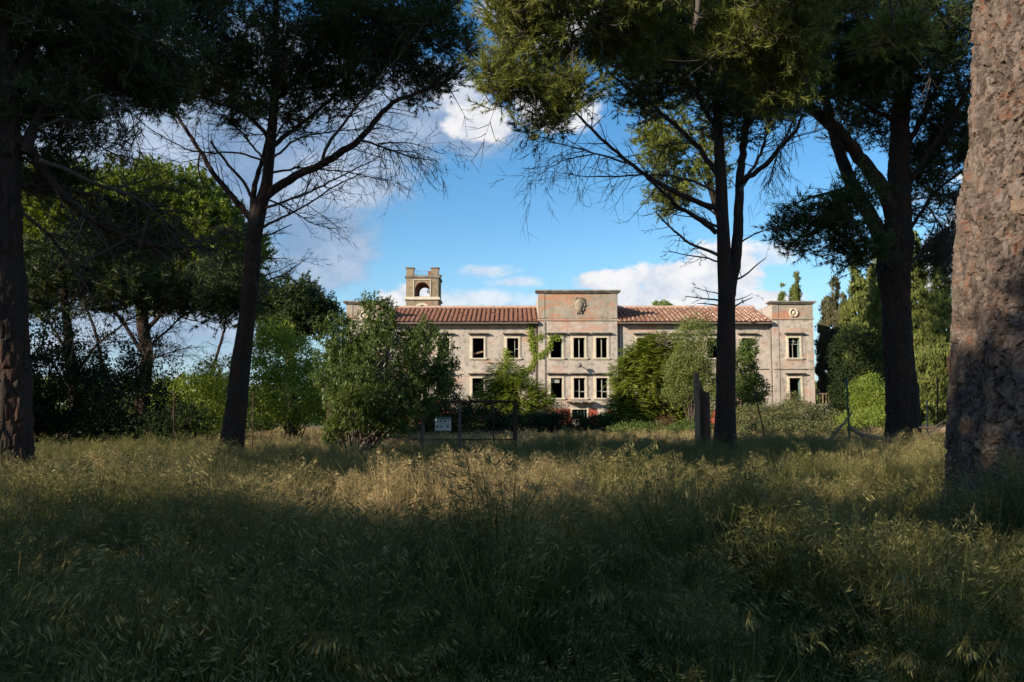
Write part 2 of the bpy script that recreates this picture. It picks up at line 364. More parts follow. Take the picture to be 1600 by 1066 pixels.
at = N(nt, 'ShaderNodeAttribute', attribute_name='tint'); cr = N(nt, 'ShaderNodeValToRGB'); e = cr.color_ramp.elements
e[0].position = 0; e[0].color = (.26, .12, .08, 1); e[1].position = 1; e[1].color = (.80, .64, .48, 1)
for p, c in ((.35, (.46, .275, .20)), (.7, (.62, .47, .36))): el = e.new(p); el.color = (*c, 1)
geo = N(nt, 'ShaderNodeNewGeometry'); no = N(nt, 'ShaderNodeTexNoise', i_Scale=2.5, i_Detail=6.0); nt.links.new(geo.outputs['Position'], no.inputs['Vector'])
nt.links.new(at.outputs['Fac'], cr.inputs[0])
mr = N(nt, 'ShaderNodeMapRange'); mr.inputs[1].default_value = .55; mr.inputs[2].default_value = .7; mr.inputs[4].default_value = .5; nt.links.new(no.outputs[0], mr.inputs[0])
nt.links.new(mixc(nt, mr.outputs[0], cr.outputs[0], (.15, .12, .09)), b.inputs['Base Color']); M['tile'] = m

def facade(mb, x0, x1, z0, z1, holes, y, th=.45, mat=0):
    """front wall (normal -y) in plane y with rectangular holes [(xa,xb,za,zb)]"""
    X = sorted({x0, x1}|{h[0] for h in holes}|{h[1] for h in holes}); Z = sorted({z0, z1}|{h[2] for h in holes}|{h[3] for h in holes})
    X = [a for a in X if x0 <= a <= x1]; Z = [a for a in Z if z0 <= a <= z1]
    def hole(i, j):
        if i < 0 or j < 0 or i >= len(X)-1 or j >= len(Z)-1: return True
        cx, cz = (X[i]+X[i+1])/2, (Z[j]+Z[j+1])/2
        return any(a < cx < b and c < cz < d for a, b, c, d in holes)
    V, Fc = [], []
    def q(*p): n = len(V); V.extend(p); Fc.append((n, n+1, n+2, n+3))
    for i in range(len(X)-1):
        for j in range(len(Z)-1):
            if hole(i, j): continue
            a, b, c, d = X[i], X[i+1], Z[j], Z[j+1]
            q((a, y, c), (b, y, c), (b, y, d), (a, y, d)); q((a, y+th, c), (a, y+th, d), (b, y+th, d), (b, y+th, c))
            if hole(i-1, j): q((a, y, c), (a, y, d), (a, y+th, d), (a, y+th, c))
            if hole(i+1, j): q((b, y, c), (b, y+th, c), (b, y+th, d), (b, y, d))
            if hole(i, j-1): q((a, y, c), (a, y+th, c), (b, y+th, c), (b, y, c))
            if hole(i, j+1): q((a, y, d), (b, y, d), (b, y+th, d), (a, y+th, d))
    mb.add(V, Fc, mat)
villa = empty('villa', (bx(904), YB+5, 0), 'long derelict pinkish villa with tiled wings and raised central block', 'building')
xL0, xL1 = bx(541), bx(603); xc0, xc1 = bx(841), bx(965); xR0, xR1 = bx(1206), bx(1270)
rows = {1: (bz(559.5), bz(528.5)), 2: (bz(622), bz(591))}
wins = []   # (cx_px, row, state)
for cx in (639, 693, 747, 801): wins += [(cx, 1, 'open'), (cx, 2, 'open')]
for cx in (869, 904.5, 939.5): wins += [(cx, 1, 'mullion' if cx > 880 else 'open'), (cx, 2, 'mullion2' if cx > 880 else 'shade')]
for cx in (1005, 1060, 1114, 1168): wins += [(cx, 1, 'shutter'), (cx, 2, 'open')]
wins += [(1239.5, 1, 'muntin'), (1239.5, 2, 'door'), (574, 1, 'open'), (574, 2, 'open')]
def opening(cx, row, state):
    w = .53; x = bx(cx); z0, z1 = rows[row]
    if state == 'door': z0 = bz(634)
    return (x-w, x+w, z0, z1)
holes = [opening(*w) for w in wins]
def inr(a, b): return [h for h in holes if a < (h[0]+h[1])/2 < b]
eave = bz(506); zTopP = bz(476); zTopC = bz(459)
w_ = MB(); YC = YB-.35; YP = YB-.3
facade(w_, xL1, xc0, 0, eave, inr(xL1, xc0), YB); facade(w_, xc1, xR0, 0, eave, inr(xc1, xR0), YB)
basement = (bx(893), bx(916), bz(655), bz(640))
arch_b = (bx(933), bx(947), .2, bz(650))
facade(w_, xc0, xc1, 0, zTopC, inr(xc0, xc1)+[basement, arch_b], YC)
facade(w_, xL0, xL1, 0, zTopP, inr(xL0, xL1), YP); facade(w_, xR0, xR1, 0, zTopP, inr(xR0, xR1), YP)
DP = 12.0
for xa, xb, zt, y0 in ((xL0, xL0+.45, zTopP, YP+.45), (xR1-.45, xR1, zTopP, YP+.45)): w_.box(xa, xb, y0, YB+DP, 0, zt)
for xa, xb in ((xL1-.45, xL1-.002), (xR0+.002, xR0+.45)): w_.box(xa, xb, YP+.45, YB+DP, 0, zTopP-.01)
for xa, xb in ((xc0+.002, xc0+.45), (xc1-.45, xc1-.002)): w_.box(xa, xb, YC+.45, YB+DP, 0, zTopC-.01)
w_.box(xL0+.45, xR1-.45, YB+DP-.45, YB+DP-.01, 0, eave)
w_.build('wall', M['plaster'], villa)
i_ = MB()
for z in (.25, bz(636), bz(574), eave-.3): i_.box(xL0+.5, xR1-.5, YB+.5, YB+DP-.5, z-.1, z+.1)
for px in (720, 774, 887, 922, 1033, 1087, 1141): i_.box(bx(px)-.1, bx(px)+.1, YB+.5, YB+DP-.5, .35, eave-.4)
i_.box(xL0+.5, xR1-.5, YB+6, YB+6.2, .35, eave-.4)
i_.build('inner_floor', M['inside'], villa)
r_ = MB()   # flat roofs of pavilions and centre
for a_ in ((xL0+.45, xL1-.45, YB+.2, YB+DP-.45, zTopP-.7, zTopP-.5), (xR0+.45, xR1-.45, YB+.2, YB+DP-.45, zTopP-.7, zTopP-.5), (xc0+.45, xc1-.45, YB+.2, YB+DP-.45, zTopC-.7, zTopC-.5)):
    r_ = MB(); r_.box(*a_); r_.build('flat_roof', M['cornice'], villa)
def slab(name, x0, x1, y0, y1, z0, z1, mat, parent=villa, label=None):
    mb = MB(); mb.box(x0, x1, y0, y1, z0, z1); return mb.build(name, M[mat], parent, label=label)
# plinth band (red)
for xa, xb in ((bx(917), bx(931.5)), (bx(948), bx(965)-.01), (bx(845), bx(892))):
    slab('plinth', xa, xb, YC-.03, YC-.002, .05, bz(639), 'redwall')
slab('plinth', xL1+.02, xc0-.02, YB-.03, YB-.002, .05, bz(641), 'redwall'); slab('plinth', xc1+.02, xR0-.02, YB-.03, YB-.002, .05, bz(641), 'redwall')
# arch trim
mb = MB(); cxa = bx(940)
for k_ in range(9):
    a = PI*(k_+.5)/9; c = np.array([cxa+math.cos(a)*.46, YC-.06, bz(652)+math.sin(a)*.46])
    mb.box(c[0]-.09, c[0]+.09, YC-.1, YC-.035, c[2]-.09, c[2]+.09)
mb.build('arch_trim', M['trim'], villa)
# string courses, parapets, pilasters
for xa, xb, yf, z, h, mt in ((xc0-.12, xc1+.12, YC, bz(502), .16, 'plaster_par'), (xR0-.05, xR1+.12, YP, bz(500), .14, 'plaster_par'), (xL0-.12, xL1+.05, YP, bz(503), .14, 'plaster_par'),
                         (xR0, xR1, YP, bz(577.5), .05, 'cornice'), (bx(1128), xR0-.35, YB, bz(577), .05, 'cornice')):
    slab('string_course', xa, xb, yf-.1, yf-.002, z, z+h, mt)
for xa, xb, yf, zt in ((xc0, xc1, YC, zTopC), (xL0, xL1, YP, zTopP), (xR0, xR1, YP, zTopP)):
    zl = bz(500)+.12
    slab('parapet_panel', xa+.02, xb-.02, yf-.045, yf-.003, zl, zt-.02, 'plaster_par')
    o_ = .28
    slab('coping', xa-.12, xb+.12, yf-.22, yf+.9, zt, zt+.12, 'cornice'); slab('coping', xa-o_, xb+o_, yf-.36, yf+1.05, zt+.125, zt+.27, 'cornice')
    for xs_ in (xa, xb-.6) if xb-xa < 5 else (xa, xb-.65):
        slab('pilaster', xs_+.01, xs_+.6, yf-.09, yf-.048, zl+.01, zt-.03, 'plaster_par')
        slab('pilaster', xs_+.01, xs_+.6, yf-.05, yf-.003, .1, bz(503)-.03, 'plaster')
# window dressings
def bars(mb, h, y, w, t, sill=True):
    a, b, c, d = h
    mb.box(a-w, a, y-t, y-.003, c, d); mb.box(b, b+w, y-t, y-.003, c, d); mb.box(a-w, b+w, y-t-.004, y-.003, d, d+w)
for (cx, row, st) in wins:
    a, b, c, d = h = opening(cx, row, st)
    yf = YC if xc0 < (a+b)/2 < xc1 else (YP if (a+b)/2 < xL1 or (a+b)/2 > xR0 else YB)
    mb = MB(); bars(mb, h, yf, .15, .09); mb.box(a-.24, a-.152, yf-.05, yf-.003, c, d+.2); mb.box(b+.152, b+.24, yf-.05, yf-.003, c, d+.2)
    if st != 'door': pass
    win = mb.build('door_frame' if st == 'door' else 'window', M['trim'], villa)
    s_ = MB(); s_.box(a-.32, b+.32, yf-.16, yf-.003, c-.11, c-.003); s_.box(a-.22, b+.22, yf-.08, yf-.003, c-.2, c-.113)
    s_.build('sill', M['trim'], win)
    k_ = MB(); k_.box(a-.34, b+.34, yf-.28, yf-.003, d+.33, d+.40); k_.box(a-.42, b+.42, yf-.40, yf-.003, d+.403, d+.48); k_.box(a-.26, b+.26, yf-.15, yf-.003, d+.22, d+.327)
    k_.build('cornice', M['cornice'], win)
    yi = yf+.18
    if st in ('mullion', 'mullion2'):
        f_ = MB(); f_.box((a+b)/2-.045, (a+b)/2+.045, yi, yi+.06, c, d); f_.box(a, a+.05, yi, yi+.06, c, d); f_.box(b-.05, b, yi, yi+.06, c, d)
        if st == 'mullion2': f_.box(a+.05, (a+b)/2-.05, yi+.01, yi+.05, c+.6, c+.68); f_.box((a+b)/2+.05, b-.05, yi+.01, yi+.05, c+.55, c+.63)
        f_.build('casement', M['frame'], win)
    if st == 'muntin':
        f_ = MB(); f_.box((a+b)/2-.12, (a+b)/2-.06, yi, yi+.05, c, d-.6); f_.box(a, b, yi, yi+.05, d-.62, d-.56); f_.box((a+b)/2-.03, (a+b)/2+.03, yi, yi+.05, d-.55, d); f_.box(a+.1, b-.3, yi+.01, yi+.04, d-.35, d-.3)
        f_.build('casement', M['frame'], win)
    if st in ('shutter', 'muntin', 'door'):
        f_ = MB(); f_.box(b-.05, b-.002, yf+.05, yf+.6, c+.02, d-.02)
        for q_ in range(9): z = c+.1+q_*(d-c-.2)/9; f_.box(b-.075, b-.052, yf+.1, yf+.55, z, z+.1)
        f_.build('shutter', M['shutter'], win)
    if st == 'open' and rng.random() < .75:
        f_ = MB(); k3 = rng.random(); hh_ = d-c
        if k3 < .45:
            f_.box(b-.36, b-.31, yi+.1, yi+.14, c, d); f_.box(b-.31, b-.005, yi+.1, yi+.14, c+hh_*.45, c+hh_*.45+.05); f_.box(b-.31, b-.005, yi+.1, yi+.14, d-.06, d-.003); f_.build('casement', M['frame'], win)
        elif k3 < .75:
            f_.box(b-.05, b-.003, yf+.06, yf+.5, c+.02, d-rng.uniform(.02, .7)); f_.build('shutter', M['shutter'], win)
        else:
            f_.add([(a+.05, yi, c+.3), (b-.04, yi+.02, c+.55), (b-.04, yi+.02, c+.72), (a+.05, yi, c+.46)], [(0, 1, 2, 3)]); f_.box(a+.002, a+.10, yi+.1, yi+.15, c, d-.3); f_.build('broken_board', M['wood'], win)
    if st == 'shade': slab('blind', a+.03, b-.25, yi, yi+.03, d-.45, d-.05, 'frame', win)
# broken balcony ledge above basement door
mb = MB()
for k_ in range(7):
    xa = bx(884+k_*6.2); mb.box(xa, xa+.36, YC-1.0+.1*(k_ % 3), YC-.003, bz(629)-.06*(k_ % 2), bz(629)+.12-.03*(k_ % 3))
mb.build('broken_ledge', M['cornice'], villa)
mb = MB(); bars(mb, basement, YC, .14, .08); mb.build('door_frame', M['trim'], villa)
# basement grille
mb = MB()
for k_ in range(4): x = basement[0]+.2+k_*.3; mb.box(x, x+.05, YC+.15, YC+.2, basement[2], basement[3])
mb.build('grille', M['shutter'], villa)
# wall lamp stub with bracket
mb = MB(); t = np.linspace(0, 1, 5)[:, None]
tubes(mb, np.array([[bx(904), YC-.02, bz(571)]])*(1-t)+np.array([[bx(904), YC-.75, bz(572.5)]])*t, np.full(5, .035), 6)
mb.build('lamp_bracket', M['pipe'], villa)
th = np.linspace(0, PI, 9); mb = MB(); pth = np.stack([np.full(9, bx(904)), np.full(9, YC-.8), bz(572)+.22*np.cos(th)], -1); tubes(mb, pth, .22*np.sin(th)+.01, 10); mb.build('lamp_globe', M['pipe'], villa)
# drainpipes + gutters
for px, pz in ((839.0, 640), (967.3, 588), (1206.0, 640)):
    mb = MB(); x = bx(px); yp = YB-.12 if px != 839 else YB-.12
    tubes(mb, np.array([[x+(-.1 if px < 900 or px > 1100 else .12), yp, z] for z in np.linspace(bz(pz) if px == 967.3 else .1, eave-.1, 8)]), np.full(8, .065), 8)
    mb.build('drainpipe', M['pipe'], villa)
slab('pilaster_line', bx(852)-.05, bx(852)+.03, YC-.06, YC-.052, 1, bz(504), 'pipe')
def gutter(x0, x1):
    mb = MB(); n = 24; tubes(mb, np.stack([np.linspace(x0, x1, n), np.full(n, YB-.72), np.full(n, eave-.02)+rng.normal(0, .008, n)], -1), np.full(n, .07), 8)
    mb.build('gutter', M['pipe'], villa)
gutter(xL1+.02, xc0-.05); gutter(xc1+.05, xR0-.02)
slab('soffit', xL1+.01, xc0-.01, YB-.62, YB-.004, eave-.02, eave+.05, 'redwall'); slab('soffit', xc1+.01, xR0-.01, YB-.62, YB-.004, eave-.02, eave+.05, 'redwall')
# tiled roofs: every barrel tile is real
yR = YB+5.5; zR = float(P(800, 482.5, yR)[2]); y0r, z0r = YB-.78, eave+.06
def tiled(x0, x1, name='roof'):
    base = MB(); y2 = YB+DP
    base.add([(x0, y0r, z0r), (x1, y0r, z0r), (x1, yR, zR), (x0, yR, zR), (x1, y2, z0r), (x0, y2, z0r)], [(0, 1, 2, 3), (3, 2, 4, 5)])
    ro = base.build('roof', M['brickin'], villa)
    sl = math.hypot(yR-y0r, zR-z0r); dy, dz = (yR-y0r)/sl, (zR-z0r)/sl
    nrow = 12; ncol = int((x1-x0)/.44); mb = MB(); th = np.linspace(0, PI, 6)
    for i in range(ncol):
        xc = x0+.22+i*(x1-x0-.1)/ncol+rng.normal(0, .012); ctint = rng.normal(0, .08)+.25*(vnoise(np.array([[i*.17, 0, 0]]), 5)[0]-.5)
        for j in range(nrow):
            s0 = j*sl/nrow-.06; s1 = (j+1)*sl/nrow+.02; jit = rng.normal(0, .03); up0, up1 = .13, .03
            if rng.random() < .08: jit += rng.choice([-.2, -.12, .12, .2])
            r0, r1 = .165, .12
            ring = lambda s, r, up, xx: np.stack([xx+r*np.cos(th), y0r+s*dy-dz*(up+r*.8*np.sin(th)), z0r+s*dz+dy*(up+r*.85*np.sin(th))], -1)
            A = ring(s0+jit, r0, up0, xc+rng.normal(0, .012)); B = ring(s1+jit, r1, up1, xc)
            v = np.concatenate([A, B]); q = np.arange(5); f = np.stack([q, q+1, q+7, q+6], -1)
            tn = np.clip(.52+ctint+rng.normal(0, .3), 0, 1)
            mb.add(v, f, 0, tn, smooth=True); mb.add(A, [(0, 1, 4, 5), (1, 2, 3, 4)], 0, .05)
    mb.build('roof_tiles', M['tile'], ro, kind='stuff')
    n = int((x1-x0)/.42); mb = MB(); t = np.linspace(0, 2*PI, 8, endpoint=False)
    for i in range(n):
        a = x0+i*(x1-x0)/n; zz = zR+.12+rng.normal(0, .015)
        tubes(mb, np.array([[a-.02, yR, zz], [a+.46*(x1-x0)/n/.42, yR, zz+.02]]), np.array([.2, .17]), 8)
    mb.build('ridge_tiles', M['tile'], ro, kind='stuff')
tiled(xL1+.02, xc0-.02); tiled(xc1+.02, xR0-.02)
# low-level interior behind the roof (gable closings are the pavilion walls)
# medallions
for px, py in ((1238, 489.5), (570, 494)):
    mb = MB(); x, z = bx(px, 490), bz(py); t = np.linspace(0, 2*PI, 25); yy = YP-.1
    tubes(mb, np.stack([x+.36*np.cos(t), np.full(25, yy), z+.36*np.sin(t)], -1), np.full(25, .09), 6)
    t2 = np.linspace(0, 2*PI, 12, endpoint=False); v = [(x, yy-.06, z)]+[(x+.17*math.cos(a), yy+.02, z+.17*math.sin(a)) for a in t2]
    mb.add(v, [(0, i+1, (i+1) % 12+1) for i in range(12)]); mb.build('medallion', M['trim'], villa)
# stone crest
mb = MB(); x, zc = bx(904, 479), bz(479.5); yy = YC-.05
prof = [(-.78, .06), (-.7, .16), (-.5, .3), (-.2, .42), (.1, .50), (.35, .50), (.5, .40), (.6, .28), (.72, .2)]
nz_, na = len(prof), 14; V = []
for zz, hw in prof:
    for k_ in range(na):
        a = PI*k_/(na-1); V.append((x+hw*math.cos(a), yy-.30*math.sin(a)*min(1, hw*3), zc+zz*.95))
ff = [(i*na+j, i*na+j+1, (i+1)*na+j+1, (i+1)*na+j) for i in range(nz_-1) for j in range(na-1)]
mb.add(V, ff, smooth=True)
pz_ = np.array([p_[0] for p_ in prof]); pw_ = np.array([p_[1] for p_ in prof])
for sx in (-1, 1):
    t = np.linspace(-.74, .66, 16); pth = np.stack([x+sx*(np.interp(t, pz_, pw_)+.03+.035*np.sin(t*14)), np.full(16, yy-.07), zc+t*.95], -1)
    tubes(mb, pth, .065+.02*np.sin(t*17), 7)
    tubes(mb, np.array([[x+sx*.5, yy-.1, zc+.42], [x+sx*.62, yy-.1, zc+.52], [x+sx*.5, yy-.1, zc+.62]]), np.array([.05, .07, .04]), 6)
for q_ in range(5): mb.box(x-.34+q_*.15, x-.25+q_*.15, yy-.2, yy, zc+.64+.04*(q_ % 2), zc+.80+.06*(q_ % 2))
mb.box(x-.38, x+.38, yy-.18, yy-.002, zc+.55, zc+.64)
mb.build('crest', M['crest'], villa)
# terrace right of the villa
ter = empty('terrace_wall', (xR1+1, YB+1, 0), 'low terrace platform with rusty railing at the right corner of the villa', 'terrace')
slab('platform', xR1+.01, bx(1293), YB, YB+6, 0, bz(634), 'plaster_par', ter)
slab('edge_slab', xR1+.01, bx(1293)+.15, YB-.15, YB+6.1, bz(634)+.002, bz(632), 'trim', ter)
for px in (1273, 1278, 1284, 1289.5, 1293):
    slab('railing_post', bx(px)-.05, bx(px)+.05, YB+.02, YB+.12, bz(632)+.002, bz(616 if px > 1280 else 608), 'wood' if px > 1275 else 'brickin', ter)
slab('top_rail', bx(1272), bx(1293)+.06, YB+.03, YB+.11, bz(616)+.002, bz(615)+.03, 'wood', ter)
# ------------------------------------------------------------------ tower
YT = 94.0
def tx(px): return float(P(px, 450, YT)[0])
def tz(py): return float(P(660, py, YT)[2])
tower = empty('bell_tower', (tx(660), YT+1.7, 0), 'square crenellated stone bell tower with see-through arch rising behind the tiled wing', 'tower')
ta, tb = tx(634.5), tx(685); td = tb-ta; tcx = (ta+tb)/2
def arch_wall(mb, half, z0, z1, cz, r, zsill, th=.5, n=16, mat=0):
    """wall in local coords: width 2*half, arch hole radius r at centre cz; returns polygons on plane, front y=0 back y=th"""
    ang = np.linspace(0, PI, n+1)
    pts = [(r*math.cos(a), cz+r*math.sin(a)) for a in ang]
    V, Fc = [], []
    def q(*p): k0 = len(V); V.extend(p); Fc.append(tuple(range(k0, k0+4)))
    for y, fl in ((0, 1), (th, -1)):
        rect = lambda a, b, c, d: q(*([(a, y, c), (b, y, c), (b, y, d), (a, y, d)][::fl]))
        rect(-half, -r, z0, z1); rect(r, half, z0, z1)
        if zsill > z0: rect(-r, r, z0, zsill)
        for i in range(n):
            (xa, za), (xb, zb) = pts[i], pts[i+1]
            q(*([(xb, y, zb), (xa, y, za), (xa, y, z1), (xb, y, z1)][::fl]))
    for i in range(n):
        (xa, za), (xb, zb) = pts[i], pts[i+1]; q((xa, 0, za), (xb, 0, zb), (xb, th, zb), (xa, th, za))
    for s in (-1, 1): q((s*r, 0, zsill), (s*r, th, zsill), (s*r, th, cz), (s*r, 0, cz))
    q((-r, 0, zsill), (r, 0, zsill), (r, th, zsill), (-r, th, zsill))
    return np.array(V), Fc
tmb = MB(); cy = YT+td/2
zA0, zA1 = tz(486+10), tz(434)
for lev, (z0, z1, cz, r, zs) in enumerate(((tz(467), zA1, tz(452), .80, tz(463.5)), (tz(620), tz(467), tz(487), .72, tz(500)))):
    V, Fc = arch_wall(tmb, td/2, z0, z1, cz, r, zs)
    for k_ in range(4):
        a = k_*PI/2; ca, sa = math.cos(a), math.sin(a); hh = td/2-(0 if k_ % 2 == 0 else .004)
        L = V.copy(); L[:, 1] -= hh
        if k_ % 2: L[:, 0] *= (td/2-.502)/(td/2)*1.0
        G = np.stack([tcx+L[:, 0]*ca-L[:, 1]*sa, cy+L[:, 0]*sa+L[:, 1]*ca, L[:, 2]], -1)
        tmb.add(G, Fc)
tmb.box(ta, tb, YT, YT+td, 0, tz(620)-.002); tmb.build('wall', M['plaster_tower'], tower)
for a_ in (0, 1):
    tb_ = MB(); tb_.box(ta+.51, tb-.51, YT+.51, YT+td-.51, *((tz(468), tz(466.5)), (tz(435), tz(434)))[a_]); tb_.build('inner_floor', M['brickin'], tower)
if 0: tb_.box(ta+.51, tb-.51, YT+.51, YT+td-.51, tz(435), tz(434)); tb_.build('inner_floor', M['brickin'], tower)
for py, ex, h in ((434, .14, .2), (468.5, .18, .22), (465.8, .1, .12)):
    mb = MB(); z = tz(py); e_ = ex
    mb.box(ta-e_, tb+e_, YT-e_, YT-.004, z, z+h); mb.box(ta-e_, tb+e_, YT+td+.004, YT+td+e_, z, z+h); mb.box(ta-e_, ta-.004, YT-.003, YT+td+.003, z, z+h); mb.box(tb+.004, tb+e_, YT-.003, YT+td+.003, z, z+h)
    mb.build('cornice', M['trim'] if py != 434 else M['cornice'], tower)
ztop = tz(434)+.2
mb = MB(); mb.box(ta, tb, YT, YT+td, ztop+.002, ztop+.05); mb.build('roof_slab', M['cornice'], tower)
for (ax, ay) in ((0, 0), (1, 0), (0, 1), (1, 1)):
    x0 = ta if ax == 0 else tb-.82; y0 = YT if ay == 0 else YT+td-.82; zt = tz(419.5) if not ay else tz(424.5)
    mb = MB(); mb.box(x0, x0+.82, y0, y0+.82, ztop+.055, zt); mr_ = mb.build('merlon', M['plaster_tower'], tower)
    mb = MB(); mb.box(x0-.08, x0+.9, y0-.08, y0+.9, zt+.002, zt+.12); mb.build('merlon_cap', M['cornice'], mr_)
mb = MB(); mb.box(tb-1.2, tb-.83, YT+.2, YT+.6, ztop+.055, tz(423)); mb.build('chimney', M['brickin'], tower)
mb = MB()
for k_ in range(9): x = ta+1.0+k_*.17; mb.box(x, x+.015, YT+1.2, YT+1.215, ztop+.055, tz(421))
mb.box(ta+.83, tb-1.2, YT+1.2, YT+1.22, tz(421)+.002, tz(421)+.03); mb.build('railing', M['pipe'], tower)
an_ = np.linspace(0, PI, 15); def_ = lambda rr_, yy_: [(tcx-rr_, yy_, tz(463.5)+.01)]+[(tcx-rr_*math.cos(a), yy_, tz(452)+rr_*math.sin(a)) for a in an_]+[(tcx+rr_, yy_, tz(463.5)+.01)]
mb = MB(); A1, A2 = def_(.795, YT+.1), def_(.60, YT+td-.62); A3 = def_(1.3, YT+td-.61); nn_ = len(A1)
mb.add(A1+A2+A3, [(i, i+1, nn_+i+1, nn_+i) for i in range(nn_-1)]+[(nn_+i, nn_+i+1, 2*nn_+i+1, 2*nn_+i) for i in range(nn_-1)]); mb.build('vault', M['brickin'], tower)
mb = MB(); z1 = tz(437.5); z0 = tz(464.5)
for xa, xb, za, zb in ((tcx-.98, tcx-.9, z0, z1), (tcx+.9, tcx+.98, z0, z1), (tcx-.98, tcx+.98, z1+.003, z1+.09)): mb.box(xa, xb, YT-.07, YT-.003, za, zb)
mb.build('arch_surround', M['trim'], tower)
mb = MB()
for k_ in range(12):
    a = PI*(k_+.5)/12; p = np.array([tcx+math.cos(a)*.85, 0, tz(487)+math.sin(a)*.85]); mb.box(p[0]-.13, p[0]+.13, YT-.06-.001*(k_ % 3), YT-.003, p[2]-.12, p[2]+.12)
mb.build('arch_trim', M['trim'], tower)
mb = MB()   # broken remains hanging in the upper arch
for k_ in range(10):
    a = rng.uniform(-.3, 1.3); p = np.array([tcx+.55*math.cos(a)+rng.normal(0, .06), YT+td-.3, tz(454)+.5*math.sin(a)]); tubes(mb, np.array([p, p+rng.normal(0, .18, 3)]), np.array([.04, .02]), 4)
mb.build('bell_fitting', M['brickin'], tower)

# ------------------------------------------------------------------ vegetation builders
def ellw(e):
    px, py, rx, ry, Y, dY = e[:6]; c = P(px, py, Y)
    return c, np.array([rx*Y/F, dY, ry*Y/F])
NZ = [.45]
def sample_ell(c, r, n, lo=0.0, floor=None):
    d = rdir(n); rad = (lo+(1-lo)*rng.random((n, 1)))**(1/2.2)
    nzv = 1-NZ[0]/2+NZ[0]*vnoise(d*2.3+c*1.7, 11)[:, None]
    return c+d*r*rad*nzv, d
def stems_to(mb, base, targets, r0=.05, K=7, wob=.12, sides=5):
    n = len(targets)
    if n == 0: return
    t = np.linspace(0, 1, K)[None, :, None]
    b = np.repeat(np.asarray(base)[None], n, 0)+rng.normal(0, .12, (n, 3))*np.array([1, 1, 0])
    mid = b*.45+targets*.55; mid[:, 2] += .15*np.abs(targets[:, 2]-b[:, 2]); mid[:, :2] = b[:, :2]*.6+targets[:, :2]*.4
    Pt = (1-t)**2*b[:, None]+2*t*(1-t)*mid[:, None]+t**2*targets[:, None]
    Pt = Pt+rng.normal(0, wob, Pt.shape)*np.array([1, 1, .6])*np.sin(t*PI)
    R = np.broadcast_to(r0*(1-.8*t[..., 0]), (n, K))
    tubes(mb, Pt, R, sides)
